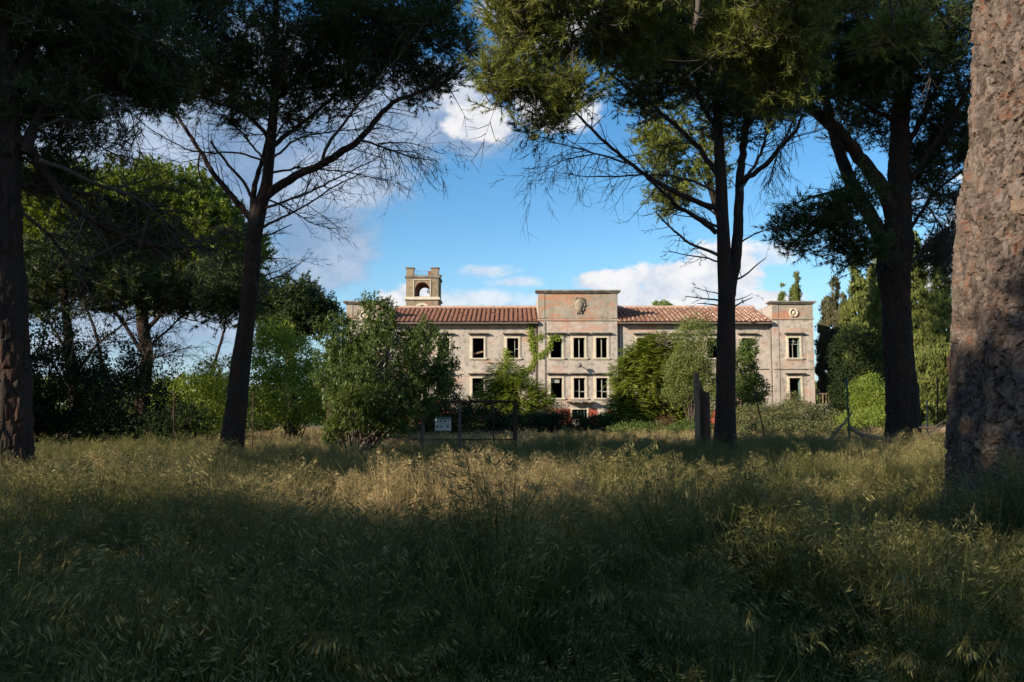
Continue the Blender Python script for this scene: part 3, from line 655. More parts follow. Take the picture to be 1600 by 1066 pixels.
def shrub(name, label, cat, lumps, mat, mode='leaf', L=.14, Wd=.06, dens=1.0, stems=12, group=None, stem_r=.045, droop=.3, base=None, part='foliage', mats2=None, cl=14, crad=.35, lo=.35):
    c0 = np.mean([ellw(e)[0] for e in lumps], 0)
    if base is None: base = np.array([c0[0], lumps[0][4], 0.0])
    else: base = np.array([base[0], base[1], 0.0])
    base[2] = float(ground_z(base[0], base[1]))
    root = empty(name, base, label, cat, group)
    fo = MB(); tg = []; LEAF_TRI[0] = lumps[0][4] > 45
    for e in lumps:
        c, r = ellw(e); vol = 4/3*PI*r[0]*r[1]*r[2]; area = 4*PI*((r[0]*r[1])**1.6/3+(r[0]*r[2])**1.6/3+(r[1]*r[2])**1.6/3)**(1/1.6)
        mul = e[6] if len(e) > 6 else 1.0
        nc = max(6, int(area*5.2*dens*mul))
        pts, d = sample_ell(c, r, nc, lo)
        ok = pts[:, 2] > .15; pts, d = pts[ok], d[ok]; nc = len(pts); tg.append(pts)
        tnt = np.clip(rng.normal(.5, .25, nc), 0, 1)
        if mode == 'leaf':
            m = nc*cl; cc = np.repeat(pts, cl, 0)+rdir(m)*crad*rng.random((m, 1))**.5*np.array([1, 1, .7]); dd = np.repeat(d, cl, 0)
            dr = norm(dd*.5+rdir(m)*.9+np.array([0, 0, -droop])); nr = norm(rdir(m)*.7+np.array([0, 0, .8])+dd*.6)
            tt = np.clip(np.repeat(tnt, cl)+rng.normal(0, .2, m), 0, 1)
            leaves(fo, cc, dr, nr, L*rng.uniform(.7, 1.3, m), Wd*rng.uniform(.7, 1.3, m), 0, tt, .05)
        elif mode == 'whorl':   # twig ends each carrying a rosette of narrow drooping leaflets
            k1 = 4; m1 = nc*k1; cc = np.repeat(pts, k1, 0)+rdir(m1)*crad*rng.random((m1, 1)); tw = norm(np.repeat(d, k1, 0)+rdir(m1)*.6+np.array([0, 0, .25]))
            k2 = cl; m = m1*k2; c3 = np.repeat(cc, k2, 0)+np.repeat(tw, k2, 0)*rng.uniform(-.12, .06, (m, 1)); t3 = np.repeat(tw, k2, 0)
            dr = norm(t3*.35+rdir(m)+np.array([0, 0, -droop])); nr = norm(rdir(m)*.5+np.array([0, 0, 1.0]))
            tt = np.clip(np.repeat(np.repeat(tnt, k1), k2)+rng.normal(0, .2, m), 0, 1)
            leaves(fo, c3, dr, nr, L*rng.uniform(.7, 1.2, m), Wd*rng.uniform(.8, 1.2, m), 0, tt, .04)
        elif mode == 'frond':
            k1 = 3; m1 = nc*k1; cc = np.repeat(pts, k1, 0)+rdir(m1)*crad; fd = norm(np.repeat(d, k1, 0)*1.0+rdir(m1)*.6+np.array([0, 0, .1])); FL = L*rng.uniform(.7, 1.3, m1)
            tt0 = np.clip(np.repeat(tnt, k1)+rng.normal(0, .1, m1), 0, 1); sd = norm(np.cross(fd, np.array([0, 0, 1.0])))
            for q in range(6):
                s = (q+.5)/6; cp = cc+fd*FL[:, None]*s; cp[:, 2] -= droop*FL*s*s
                for sg in (-1, 1):
                    dr = norm(sd*sg+fd*.35+np.array([0, 0, -.35])+rdir(m1)*.15)
                    leaves(fo, cp, dr, norm(np.array([0, 0, 1.0])+rdir(m1)*.3), L*.36*(1-.4*s), Wd, 0, tt0, .03)
        elif mode == 'spray':   # upright scale-leaf sprays
            m = nc*cl; cc = np.repeat(pts, cl, 0)+rdir(m)*crad*rng.random((m, 1)); dd = np.repeat(d, cl, 0)*np.array([1, 1, .2])
            dr = norm(dd*.5+rdir(m)*.35+np.array([0, 0, 1.0])); nr = norm(dd+rdir(m)*.5)
            tt = np.clip(np.repeat(tnt, cl)+rng.normal(0, .15, m), 0, 1)
            leaves(fo, cc, dr, nr, L*rng.uniform(.6, 1.3, m), Wd*rng.uniform(.7, 1.3, m), 0, tt, .03)
    fo.build(part, [M[mat]], root); LEAF_TRI[0] = False
    if stems:
        al = np.concatenate(tg); idx = rng.choice(len(al), min(stems, len(al)), replace=False); mb = MB()
        stems_to(mb, base+np.array([0, 0, -.1]), al[idx], stem_r)
        mb.build('stem', M['twig'], root)
    return root
def pine(name, label, Y, trunk, limbs, canopy, group=None, mat='pine', needle=(12, .16, .011), tw=12, dead=0, trunk_mat='bark_dark', cat='pine tree', csz=.5, base_xy=None, extra_dead=(), limb_mat='twig', tsides=18, tuftk=4, stemt='trunk'):
    """trunk: [(px,py,r)]; limbs: [dict(p=[(px,py)..], r0, r1, dy, dead)]; canopy [(px,py,rx,ry,dYcentre,depth,count)]"""
    tp = np.array([[*P(a[0], a[1], Y+(a[3] if len(a) > 3 else 0)), a[2]] for a in trunk])
    gz0 = float(ground_z(tp[0, 0], tp[0, 1])); tp = np.vstack([[tp[0, 0], tp[0, 1], gz0-.3, tp[0, 3]*1.15], tp]) if tp[0, 2] > gz0-.2 else tp
    root = empty(name, (tp[0, 0], tp[0, 1], gz0), label, cat, group)
    rs = resample(tp, .12 if tsides < 24 else .04); mb = MB()
    th = np.arange(tsides)*2*PI/tsides; q = np.stack([np.broadcast_to(np.cos(th)*1.1, (len(rs), tsides)), np.broadcast_to(np.sin(th)*1.1, (len(rs), tsides)), np.broadcast_to(rs[:, 2:3]*.7, (len(rs), tsides))], -1)+Y
    rad = 1+.16*(vnoise(q*1.2, 2)-.5)+.14*(vnoise(q*np.array([5, 5, 1.3]), 4)-.5)
    rs[:, 0] += (vnoise(np.stack([rs[:, 2]*.5, rs[:, 2]*0, rs[:, 2]*0+Y], -1), 6)-.5)*.1
    if tsides >= 24:
        ang = np.broadcast_to(th, (len(rs), tsides)); sp_ = np.stack([rs[:, None, 3]*np.cos(ang), rs[:, None, 3]*np.sin(ang), np.broadcast_to(rs[:, 2:3], ang.shape)], -1)
        g1, g2, gi_ = voro((sp_+.05*np.stack([vnoise(sp_*6, 1), vnoise(sp_*6, 2), vnoise(sp_*6, 3)], -1))*np.array([8, 8, 3.2])); rad = rad+(.035/rs[:, None, 3])*(np.clip((g2-g1)/.25, 0, 1)*(.4+.9*gi_)-.5)
    tubes(mb, rs[None, :, :3], rs[None, :, 3], tsides, radial=rad[None], smooth=tsides < 24)
    mb.build(stemt, M[trunk_mat], root)
    nodes = [rs[rs[:, 2] > 3][:, :3]]; nr = [rs[rs[:, 2] > 3][:, 3]]
    dP, dR = [], []   # dead/side branches (K=5)
    def add_branch(a, b_, r, bend):
        t = np.linspace(0, 1, 5)[:, None]; mid = (a+b_)/2+bend
        dP.append((1-t)**2*a+2*t*(1-t)*mid+t**2*b_); dR.append(r*(1-.75*t[:, 0]))
    for L_ in limbs:
        pts = L_['p']; n = len(pts); dy = L_.get('dy', 0)
        lp = np.array([P(a[0], a[1], Y+dy*(i/(n-1))**1.2+L_.get('y0', 0)) for i, a in enumerate(pts)])
        rr = np.linspace(L_['r0'], L_['r1'], n)
        l4 = resample(np.column_stack([lp, rr]), .18)
        l4[1:-1, :3] += rng.normal(0, .012, (len(l4)-2, 3))
        lm = MB(); tubes(lm, l4[None, :, :3], l4[None, :, 3], 8); lm.build('limb', M['bark_dark'] if L_['r0'] > .05 else M[limb_mat], root)
        if not L_.get('dead'): nodes.append(l4[len(l4)//3:, :3]); nr.append(l4[len(l4)//3:, 3])
        # side branches
        ns = int(L_.get('side', 3.0)*len(l4)*.18*(1.7 if L_.get('dead') else 1.2))
        T = norm(np.gradient(l4[:, :3], axis=0))
        for _ in range(ns):
            i = int(rng.integers(max(1, len(l4)//5), len(l4))); a = l4[i, :3]; ln = rng.uniform(.35, 1.3)*L_.get('len', 1.0)
            d = norm(T[i]*.7+rdir(1)[0]*np.array([.8, .9, .7])+np.array([0, 0, L_.get('up', -.05)])); b_ = a+d*ln
            add_branch(a, b_, min(l4[i, 3]*.5, .018), np.array([0, 0, rng.uniform(-.1, .12)*ln]))
            for _k in range(int(rng.integers(2, 6))):
                t = rng.uniform(.3, 1); a2 = a+(b_-a)*t; d2 = norm(d+rdir(1)[0]*.9+np.array([0, 0, L_.get('up', -.05)*1.5])); l2 = rng.uniform(.2, .55)*ln
                add_branch(a2, a2+d2*l2, .007, np.array([0, 0, -.04]))
                if rng.random() < .6:
                    a3 = a2+d2*l2*.6; add_branch(a3, a3+norm(d2+rdir(1)[0]*.9)*l2*.6, .005, np.zeros(3))
    # canopy growth
    att = []
    for e in canopy:
        px, py, rx, ry, dyc, dp, cnt = e; c = P(px, py, Y+dyc); r = np.array([rx*Y/F, dp, ry*Y/F]); p_, _ = sample_ell(c, r, cnt, .05); att.append(p_)
    if not att: att = [np.zeros((0, 3))]
    att = np.concatenate(att)
    nd = np.concatenate(nodes); nrr = np.concatenate(nr)
    dist = np.array([np.min(np.linalg.norm(nd-a, axis=1)) for a in att]) if len(att) else np.array([])
    arrN = np.zeros((len(nd)+len(att)*4, 3)); arrN[:len(nd)] = nd; rN = np.zeros(len(arrN)); rN[:len(nd)] = nrr; cnt = len(nd)
    tx_, ty_ = tp[-1, 0], tp[-1, 1]
    for i in np.argsort(dist):
        a = att[i]; dd = np.linalg.norm(arrN[:cnt]-a, axis=1)+.8*np.maximum(0, arrN[:cnt, 2]-a[2]+.2)
        j = int(np.argmin(dd)); s = arrN[j]; ln = np.linalg.norm(a-s)
        r = min(rN[j]*.8, .012+.011*ln); t = np.linspace(0, 1, 5)[:, None]
        mid = (s+a)/2+np.array([0, 0, -.10*ln])+rng.normal(0, .06*ln, 3)
        pp = (1-t)**2*s+2*t*(1-t)*mid+t**2*a; dP.append(pp); dR.append(r*(1-.6*t[:, 0]))
        arrN[cnt:cnt+4] = pp[1:]; rN[cnt:cnt+4] = np.maximum(r*(1-.6*t[1:, 0]), .006); cnt += 4
    tm = MB()
    if dP: tubes(tm, np.array(dP)[:, [0, 1, 2, 4]], np.array(dR)[:, [0, 1, 2, 4]], 3)
    # twigs + needles
    fo = MB(); n = len(att)
    if n:
        m = n*tw; c = np.repeat(att, tw, 0)+rdir(m)*csz*.25; d = norm(rdir(m)*np.array([1, 1, .75])+np.array([0, 0, .35])); ln = csz*rng.uniform(.5, 1.1, (m, 1))
        mid = c+d*ln*.5+np.array([0, 0, -.04]); end = c+d*ln
        tubes(tm, np.stack([c, end], 1), np.broadcast_to(np.array([.008, .004]), (m, 2)), 3)
        for q_ in range(min(tuftk, 3)):
            s = 1-.3*q_; cc = c+d*ln*s; needles(fo, cc, norm(d+rdir(m)*.3), needle[0], needle[1]*1.08, needle[2]*1.25, spread=.95, back=.03)
        o = fo.build('crown', [M[mat]], root)
    tm.build('twigs', M[limb_mat], root, kind='stuff')
    return root

# ------------------------------------------------------------------ the pines in view
def LB(p, r0, r1=.012, dy=0, dead=False, **k): return dict(p=p, r0=r0, r1=r1, dy=dy, dead=dead, **k)
pine('pine_tree', 'dark umbrella pine left of centre with forked bare lower limbs, foot in tall grass', 22,
     [(361, 712, .33), (368, 640, .27), (374, 580, .24), (385, 500, .20), (394, 430, .20), (398, 371, .21), (408, 325, .19), (419, 290, .15), (424, 240, .13), (428, 180, .12), (432, 110, .12), (433, 40, .09), (432, -60, .05)],
     [LB([(417, 305), (438, 288), (470, 272), (513, 251), (545, 232), (561, 221), (585, 190), (610, 161), (663, 141), (700, 125), (735, 101)], .13, .03, -1.5, side=5),
      LB([(561, 219), (576, 221), (614, 236), (648, 248), (682, 251)], .035, .01, -.5, True, y0=-.8, side=9, up=-.35),
      LB([(590, 225), (640, 222), (690, 240)], .02, .006, -.5, True, y0=-.8, side=9, up=-.25),
      LB([(412, 326), (424, 323), (486, 300), (528, 278), (591, 246)], .045, .012, -1, True, side=4),
      LB([(412, 355), (430, 346), (475, 323), (524, 289), (573, 268)], .04, .01, .8, True, side=4),
      LB([(404, 372), (425, 365), (456, 351)], .035, .012, -.3, True, side=3, len=.5),
      LB([(400, 400), (425, 404), (450, 404)], .02, .008, .2, True, side=3, len=.4),
      LB([(395, 432), (430, 428), (455, 412)], .025, .008, -.2, True, side=5, len=.4),
      LB([(392, 447), (440, 432), (482, 403)], .028, .008, -.5, True, side=7, len=.5),
      LB([(390, 470), (420, 455), (445, 430)], .02, .006, -.5, True, side=6, len=.5),
      LB([(402, 385), (370, 360), (340, 352), (318, 362)], .022, .006, .8, True, side=6, len=.5), LB([(398, 410), (365, 395), (345, 398)], .02, .006, -.5, True, side=6, len=.5),
     LB([(415, 310), (450, 325), (490, 352), (530, 358)], .03, .007, 1.2, True, side=7, len=.8), LB([(420, 270), (470, 262), (540, 268), (610, 285)], .035, .007, .9, True, side=8, up=-.2),
     LB([(422, 250), (465, 215), (520, 205), (600, 200)], .035, .008, -1.6, True, side=8), LB([(420, 262), (385, 215), (350, 180), (300, 170)], .035, .008, 1.6, True, side=8), LB([(424, 225), (455, 175), (500, 150)], .03, .008, 1.2, True, side=8),
     LB([(394, 345), (375, 322), (338, 278), (319, 248), (293, 203), (263, 165), (225, 146), (176, 124)], .09, .02, 1.2, side=3.5),
      LB([(398, 315), (378, 280), (353, 255), (330, 220)], .045, .028, -1.0, True, side=1.5, len=.4),
      LB([(313, 238), (308, 262), (318, 292)], .03, .02, .6, True, y0=.6, side=3, len=.3),
      LB([(413, 252), (375, 238), (319, 238), (293, 236), (240, 206), (188, 165)], .03, .008, -1.4, True, side=4),
      LB([(396, 350), (394, 310), (404, 270), (416, 225), (420, 190)], .10, .03, .3, side=1),
      LB([(420, 235), (450, 208), (475, 191), (524, 150), (565, 94), (595, 49)], .07, .02, 1.8, side=5),
      LB([(505, 254), (505, 235), (524, 210), (558, 165), (595, 124), (625, 86), (663, 38)], .05, .012, -2.0, y0=-.5, side=5),
      LB([(418, 215), (400, 190), (375, 170), (330, 160), (280, 120), (230, 70)], .06, .015, -1.6, side=5),
      LB([(428, 160), (470, 110), (520, 40), (560, -40)], .06, .015, -1.5, side=4), LB([(428, 150), (380, 90), (330, 20), (290, -60)], .06, .015, 1.5, side=4),
      LB([(425, 200), (428, 150), (455, 90), (470, 10)], .05, .02, -3, side=4)],
     [(430, 10, 330, 140, 0, 4.6, 400), (240, 75, 150, 75, .5, 3.2, 130), (600, 70, 150, 75, -.5, 3.0, 190), (430, 150, 130, 55, 0, 2.5, 60), (330, 140, 90, 40, 0, 2, 35), (480, -190, 300, 130, 0, 4, 110)], 
     group='tall umbrella pines round the clearing', needle=(8, .175, .017), tw=12)
pine('pine_tree', 'twin-stemmed dark pine in front of the right wing of the villa with dead stubs', 22,
     [(1133, 712, .32), (1133, 650, .265), (1133, 580, .24), (1135, 500, .22), (1136, 450, .22), (1133, 410, .19), (1131, 340, .16), (1130, 280, .15), (1126, 230, .13), (1122, 180, .11), (1116, 110, .09), (1110, 20, .07), (1108, -60, .04)],
     [LB([(1137, 470), (1147, 420), (1153, 370), (1154, 330), (1155, 290), (1160, 240), (1166, 195), (1170, 140), (1172, 60)], .17, .06, .5, side=1),
      LB([(1127, 327), (1100, 320), (1070, 308), (1033, 289), (999, 267), (961, 236), (924, 203), (901, 176), (875, 158)], .085, .018, -1.8, side=4.5),
      LB([(1119, 364), (1090, 340), (1063, 327), (1040, 303), (1010, 278)], .07, .03, -1.0, True, side=4),
      LB([(1123, 304), (1085, 282), (1033, 272), (950, 276), (913, 276), (856, 268)], .04, .007, 1.0, True, side=5, up=-.2),
      LB([(1127, 285), (1100, 240), (1063, 203), (1025, 169), (995, 146), (961, 124), (943, 101)], .08, .02, .8, side=5),
      LB([(1125, 400), (1100, 390), (1074, 379), (1040, 349), (1025, 332)], .05, .015, -.8, True, side=4, len=.6),
      LB([(1125, 356), (1100, 345), (1081, 334), (1060, 325)], .04, .015, .8, True, side=4, len=.6),
      LB([(980, 255), (931, 240), (875, 225), (828, 213)], .03, .006, -.6, True, y0=-1.3, side=9, up=-.45),
      LB([(930, 240), (880, 250), (840, 275)], .02, .005, -.6, True, y0=-1.5, side=9, up=-.4),
      LB([(1157, 283), (1194, 263), (1220, 229), (1247, 203), (1254, 180)], .08, .03, -1.5, side=4),
      LB([(1155, 300), (1190, 240), (1205, 180), (1215, 120)], .05, .02, 1.5, side=5),
      LB([(1153, 382), (1175, 368), (1205, 357)], .028, .01, -.5, True, side=2, len=.3),
      LB([(1148, 438), (1170, 428), (1182, 412), (1197, 403)], .028, .01, -.5, True, side=1.5, len=.3),
      LB([(1127, 410), (1085, 400), (1045, 393)], .028, .008, -.6, True, side=5, len=.4),
      LB([(1126, 460), (1100, 455), (1086, 449)], .016, .006, -.2, True, side=3, len=.3), LB([(1126, 470), (1100, 466), (1071, 463)], .026, .01, -.5, True, side=3, len=.3),
      LB([(1126, 478), (1110, 475), (1090, 474)], .022, .01, .3, True, side=1, len=.3), LB([(1146, 470), (1160, 468), (1175, 459)], .016, .006, .2, True, side=2, len=.3),
      LB([(1146, 480), (1158, 474), (1176, 465)], .024, .01, -.2, True, side=2, len=.3),
      LB([(1118, 200), (1090, 150), (1050, 90), (1010, 30)], .06, .02, -1, side=5), LB([(1172, 100), (1200, 50), (1240, 0)], .05, .02, 1, side=4)],
     [(1090, 30, 190, 120, 0, 3.8, 250), (1180, 160, 75, 55, -.5, 1.8, 75), (1010, 130, 80, 55, .5, 2.2, 40), (1210, 90, 90, 100, 1, 3, 100), (1100, -150, 200, 90, 0, 3.5, 60), (845, 195, 30, 14, -1.4, .6, 6)],
     group='tall umbrella pines round the clearing', needle=(8, .165, .016))
pine('pine_tree', 'massive dark pine beside the big plated trunk, its heavy arm leaning left', 26,
     [(1412, 700, .52), (1411, 650, .47), (1406, 560, .42), (1401, 480, .41), (1396, 420, .52), (1402, 370, .45), (1406, 320, .34), (1404, 263, .30), (1406, 188, .27), (1412, 130, .24), (1412, 60, .2), (1410, -20, .14), (1408, -100, .08)],
     [LB([(1396, 345), (1383, 296), (1350, 255), (1324, 221), (1290, 188), (1256, 158), (1213, 139), (1168, 113), (1149, 94), (1120, 40)], .25, .06, -3, side=2.5),
      LB([(1392, 410), (1365, 345), (1330, 285), (1309, 233), (1292, 170), (1285, 100), (1280, 20)], .26, .10, 2.0, side=2),
      LB([(1412, 300), (1450, 240), (1490, 180), (1520, 120)], .09, .03, -2, side=6), LB([(1410, 240), (1450, 170), (1480, 90), (1500, 20)], .09, .03, 1, side=6),
      LB([(1415, 420), (1450, 380), (1490, 350), (1530, 330)], .05, .02, -1.5, True, side=8, up=-.3), LB([(1415, 370), (1460, 300), (1500, 270), (1540, 240)], .06, .02, -1.5, True, side=9, up=-.3),
      LB([(1405, 190), (1370, 175), (1330, 150), (1300, 90)], .07, .02, -1, side=6), LB([(1415, 330), (1450, 320), (1480, 370), (1500, 430)], .04, .01, -2, True, side=9, up=-.4),
      LB([(1340, 290), (1300, 300), (1260, 310), (1225, 330)], .06, .015, -2, side=7, up=-.2), LB([(1250, 160), (1235, 200), (1215, 240), (1200, 290)], .04, .01, -1.5, True, y0=-2, side=10, up=-.5),
      LB([(1408, 120), (1440, 60), (1470, -10)], .08, .03, -2, side=5), LB([(1408, 120), (1370, 50), (1330, -20)], .08, .03, -2, side=5)],
     [(1290, 60, 130, 100, -2.5, 3, 240), (1450, 60, 110, 110, -1, 3.5, 220), (1290, 340, 70, 34, -2.2, 1.3, 34), (1235, 375, 34, 28, -2.2, .8, 11), (1330, 320, 40, 40, -2, 1, 14), (1345, 385, 45, 35, -1.5, 1.0, 30), (1395, 85, 60, 50, -3, 1.5, 60), (1480, 240, 60, 120, 1, 3, 150), (1350, 170, 80, 70, 2, 2, 60), (1480, 400, 40, 60, 1.5, 2, 50),
      (1130, 60, 110, 80, -3, 2, 120), (1370, -150, 220, 90, 0, 4, 80)],
     group='tall umbrella pines round the clearing', mat='pine', needle=(8, .20, .018), csz=.55, tsides=64)
pine('pine_tree', 'near-black pine at the left edge whose long branches droop over the shrubs', 14,
     [(8, 800, .44), (8, 700, .38), (8, 600, .36), (4, 480, .33), (0, 400, .31), (2, 300, .28), (6, 240, .27), (2, 150, .22), (-2, 60, .18), (-5, -60, .14), (-10, -200, .1)],
     [LB([(20, 290), (60, 290), (100, 292), (150, 305), (210, 325)], .06, .02, 2, True, side=9, up=-.2),
      LB([(25, 215), (45, 228), (75, 280), (113, 319), (140, 345), (170, 360), (215, 378), (270, 390), (320, 385)], .10, .02, 1.5, side=8, up=-.1, len=1.1),
      LB([(60, 250), (100, 262), (150, 290), (200, 300), (260, 345), (300, 380), (355, 378), (392, 350)], .045, .01, 3.0, True, side=9, len=1.2),
      LB([(40, 240), (60, 180), (110, 120), (170, 80), (240, 60)], .10, .02, 1, side=6), LB([(60, 200), (110, 180), (160, 235), (215, 250)], .03, .008, 1.0, True, side=9, up=-.1),
      LB([(14, 130), (60, 60), (130, 0), (200, -50)], .10, .02, 2.0, side=5), LB([(16, 320), (70, 360), (120, 420), (150, 480)], .04, .01, 2, True, side=8, up=-.2),
      LB([(130, 160), (165, 140), (200, 160), (215, 210), (200, 250)], .02, .006, 1.0, True, side=12, up=-.4, len=.7)],
     [(90, 60, 230, 130, 1.5, 3.0, 420), (90, 190, 110, 55, 1, 1.6, 70), (220, 130, 90, 50, 2, 1.6, 60), (60, -120, 250, 100, 1.5, 3, 120), (70, 270, 60, 40, 1, 1, 30), (200, 370, 110, 50, 2.5, 1.5, 55)],
     group='tall umbrella pines round the clearing', needle=(8, .135, .012), csz=.42, tsides=80)
# pine whose boughs hang in from the top right (its trunk is the big plated one)
YBIG = 9.0
big = empty('big_pine_tree', (float(P(1606, 700, YBIG)[0]), YBIG, 0), 'huge close pine with pink-grey plated bark cut by the right edge of the photo', 'pine tree')
tk = [(1610, 1000, .84), (1610, 860, .78), (1612, 760, .745), (1612, 680, .73), (1614, 560, .715), (1618, 450, .71), (1618, 380, .69), (1618, 330, .68), (1624, 270, .65), (1630, 150, .625), (1632, 0, .60), (1634, -150, .58), (1638, -320, .54)]
tp = np.array([[*P(a[0], a[1], YBIG), a[2]] for a in tk])
rs = resample(tp, .019); ns_ = 250; th = np.arange(ns_)*2*PI/ns_
A = np.stack([np.broadcast_to(rs[:, None, 3]*np.cos(th), (len(rs), ns_)), np.broadcast_to(rs[:, None, 3]*np.sin(th), (len(rs), ns_)), np.broadcast_to(rs[:, None, 2], (len(rs), ns_))], -1)
wp = A+.09*np.stack([vnoise(A*7, 21), vnoise(A*7, 22), vnoise(A*7, 23)], -1)+.03*np.stack([vnoise(A*22, 24), vnoise(A*22, 25), vnoise(A*22, 26)], -1)
f1, f2, idc = voro(wp*np.array([11, 11, 3.0])); f1b, f2b, idb = voro(wp*np.array([30, 30, 11.0]))
edge = np.clip((f2-f1)/.30, 0, 1); eb = np.clip((f2b-f1b)/.4, 0, 1)
nq = .5*vnoise(wp*np.array([13, 13, 4.5]), 51)+.3*vnoise(wp*np.array([27, 27, 10]), 52)+.2*vnoise(wp*np.array([55, 55, 24]), 53)
qq = nq*11; fr_ = np.clip((qq-np.floor(qq)-.15)/.28, 0, 1); terr = (np.floor(qq)+fr_*fr_*(3-2*fr_))/11
fur = np.clip((f2-f1)/.20, 0, 1)**.8
disp = .055*fur*(.55+.6*idc)+.10*(terr-.35)+.006*eb*(.2+idb)+.004*vnoise(A*70, 9)+.05*(vnoise(A*1.3, 8)-.5)
knot = P(1541, 345, YBIG); kd = np.sqrt(((tp[7, 0]+A[..., 0]-knot[0])/.9)**2+(A[..., 2]-knot[2])**2+(np.where(A[..., 1] < 0, 0, 9)))
disp += .10*np.exp(-(kd/.20)**2)*(A[..., 1] < .3)
V = np.stack([rs[:, None, 0]+(rs[:, None, 3]+disp)*np.cos(th), rs[:, None, 1]+(rs[:, None, 3]+disp)*np.sin(th), rs[:, None, 2]+0*disp+.0*th], -1)
ii = (np.arange(len(rs)-1)[:, None]*ns_+np.arange(ns_)[None]); i2 = (np.arange(len(rs)-1)[:, None]*ns_+(np.arange(ns_)[None]+1) % ns_)
mb = MB(); mb.add(V.reshape(-1, 3), np.stack([ii, i2, i2+ns_, ii+ns_], -1).reshape(-1, 4), 0, tint=np.clip(idc[:-1]*.35+.3*idb[:-1]+.7*(hsh(np.floor(qq[:-1]).astype(np.int64), (idc[:-1]*99).astype(np.int64), np.zeros(qq[:-1].shape, np.int64))-.25), 0, 1).ravel(), smooth=False)
mb.build('trunk', M['bark_big'], big)
mb = MB(); t = np.linspace(0, 2*PI, 16, endpoint=False); kx, kz = knot[0], knot[2]; ky = YBIG-.62*.82
v = [(kx, ky-.16, kz)]+[(kx+.065*math.cos(a), ky-.14, kz+.085*math.sin(a)) for a in t]+[(kx+.10*math.cos(a), ky+.08, kz+.12*math.sin(a)) for a in t]
mb.add(v, [(0, i+1, (i+1) % 16+1) for i in range(16)]); mb.add(v, [(i+1, i+17, (i+1) % 16+17, (i+1) % 16+1) for i in range(16)])
mb.build('cut_knot', M['log'], big)
# boughs of the big pine reaching left overhead: grown separately, then parented to the same thing
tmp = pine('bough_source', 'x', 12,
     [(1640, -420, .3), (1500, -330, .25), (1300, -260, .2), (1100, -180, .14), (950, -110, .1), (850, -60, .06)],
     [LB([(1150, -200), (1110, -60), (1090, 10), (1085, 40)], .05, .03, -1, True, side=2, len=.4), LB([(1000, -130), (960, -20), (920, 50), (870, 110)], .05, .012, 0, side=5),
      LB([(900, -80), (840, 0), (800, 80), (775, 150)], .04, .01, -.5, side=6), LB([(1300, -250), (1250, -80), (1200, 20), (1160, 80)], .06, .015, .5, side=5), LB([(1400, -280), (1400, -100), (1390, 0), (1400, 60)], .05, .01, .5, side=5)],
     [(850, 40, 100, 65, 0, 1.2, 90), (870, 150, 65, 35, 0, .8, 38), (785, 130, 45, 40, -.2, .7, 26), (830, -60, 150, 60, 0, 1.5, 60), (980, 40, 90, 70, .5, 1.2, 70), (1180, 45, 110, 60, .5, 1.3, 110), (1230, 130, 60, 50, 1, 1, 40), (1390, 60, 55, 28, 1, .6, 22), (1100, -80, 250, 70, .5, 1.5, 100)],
     mat='pine_sunlit', needle=(10, .135, .0095), csz=.36, tw=10, limb_mat='twig', stemt='bough')
for ch in list(tmp.children):
    off = tmp.location-big.location
    ch.parent = big; ch.location = ch.location+off
bpy.data.objects.remove(tmp)
# background pines
NZ[0] = .12
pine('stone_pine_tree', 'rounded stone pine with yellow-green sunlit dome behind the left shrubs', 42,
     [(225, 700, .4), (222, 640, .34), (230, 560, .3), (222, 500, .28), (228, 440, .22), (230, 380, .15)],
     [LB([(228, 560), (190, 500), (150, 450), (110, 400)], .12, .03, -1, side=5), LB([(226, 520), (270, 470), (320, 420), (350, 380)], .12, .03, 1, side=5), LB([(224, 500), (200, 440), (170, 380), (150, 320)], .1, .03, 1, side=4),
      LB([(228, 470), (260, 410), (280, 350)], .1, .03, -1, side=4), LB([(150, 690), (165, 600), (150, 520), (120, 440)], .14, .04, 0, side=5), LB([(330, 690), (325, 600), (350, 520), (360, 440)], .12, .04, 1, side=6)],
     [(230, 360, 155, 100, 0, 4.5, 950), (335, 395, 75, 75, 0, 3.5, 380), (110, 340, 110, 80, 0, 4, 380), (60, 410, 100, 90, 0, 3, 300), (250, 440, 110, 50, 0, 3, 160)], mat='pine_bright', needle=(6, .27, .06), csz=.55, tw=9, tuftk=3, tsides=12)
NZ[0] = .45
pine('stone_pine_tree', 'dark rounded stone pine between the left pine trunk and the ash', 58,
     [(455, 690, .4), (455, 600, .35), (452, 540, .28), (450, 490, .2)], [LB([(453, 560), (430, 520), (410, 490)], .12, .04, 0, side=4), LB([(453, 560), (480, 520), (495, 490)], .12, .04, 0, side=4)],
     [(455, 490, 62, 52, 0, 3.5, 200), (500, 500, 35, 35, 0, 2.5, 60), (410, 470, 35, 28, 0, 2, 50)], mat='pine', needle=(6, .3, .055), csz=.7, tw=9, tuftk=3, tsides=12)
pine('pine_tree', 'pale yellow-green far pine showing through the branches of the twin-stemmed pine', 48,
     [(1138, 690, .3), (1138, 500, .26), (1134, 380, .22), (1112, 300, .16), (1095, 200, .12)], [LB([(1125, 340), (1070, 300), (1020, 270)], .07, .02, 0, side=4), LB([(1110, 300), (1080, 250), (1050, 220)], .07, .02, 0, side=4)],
     [(1030, 235, 42, 48, 0, 2.2, 70), (1050, 310, 38, 28, 0, 2, 36), (1100, 240, 60, 60, 0, 2.5, 50), (1070, 120, 110, 90, 0, 4, 160)], mat='pine_sunlit', needle=(6, .28, .04), csz=.6, tw=9, tuftk=3, tsides=12, group='tall umbrella pines round the clearing')
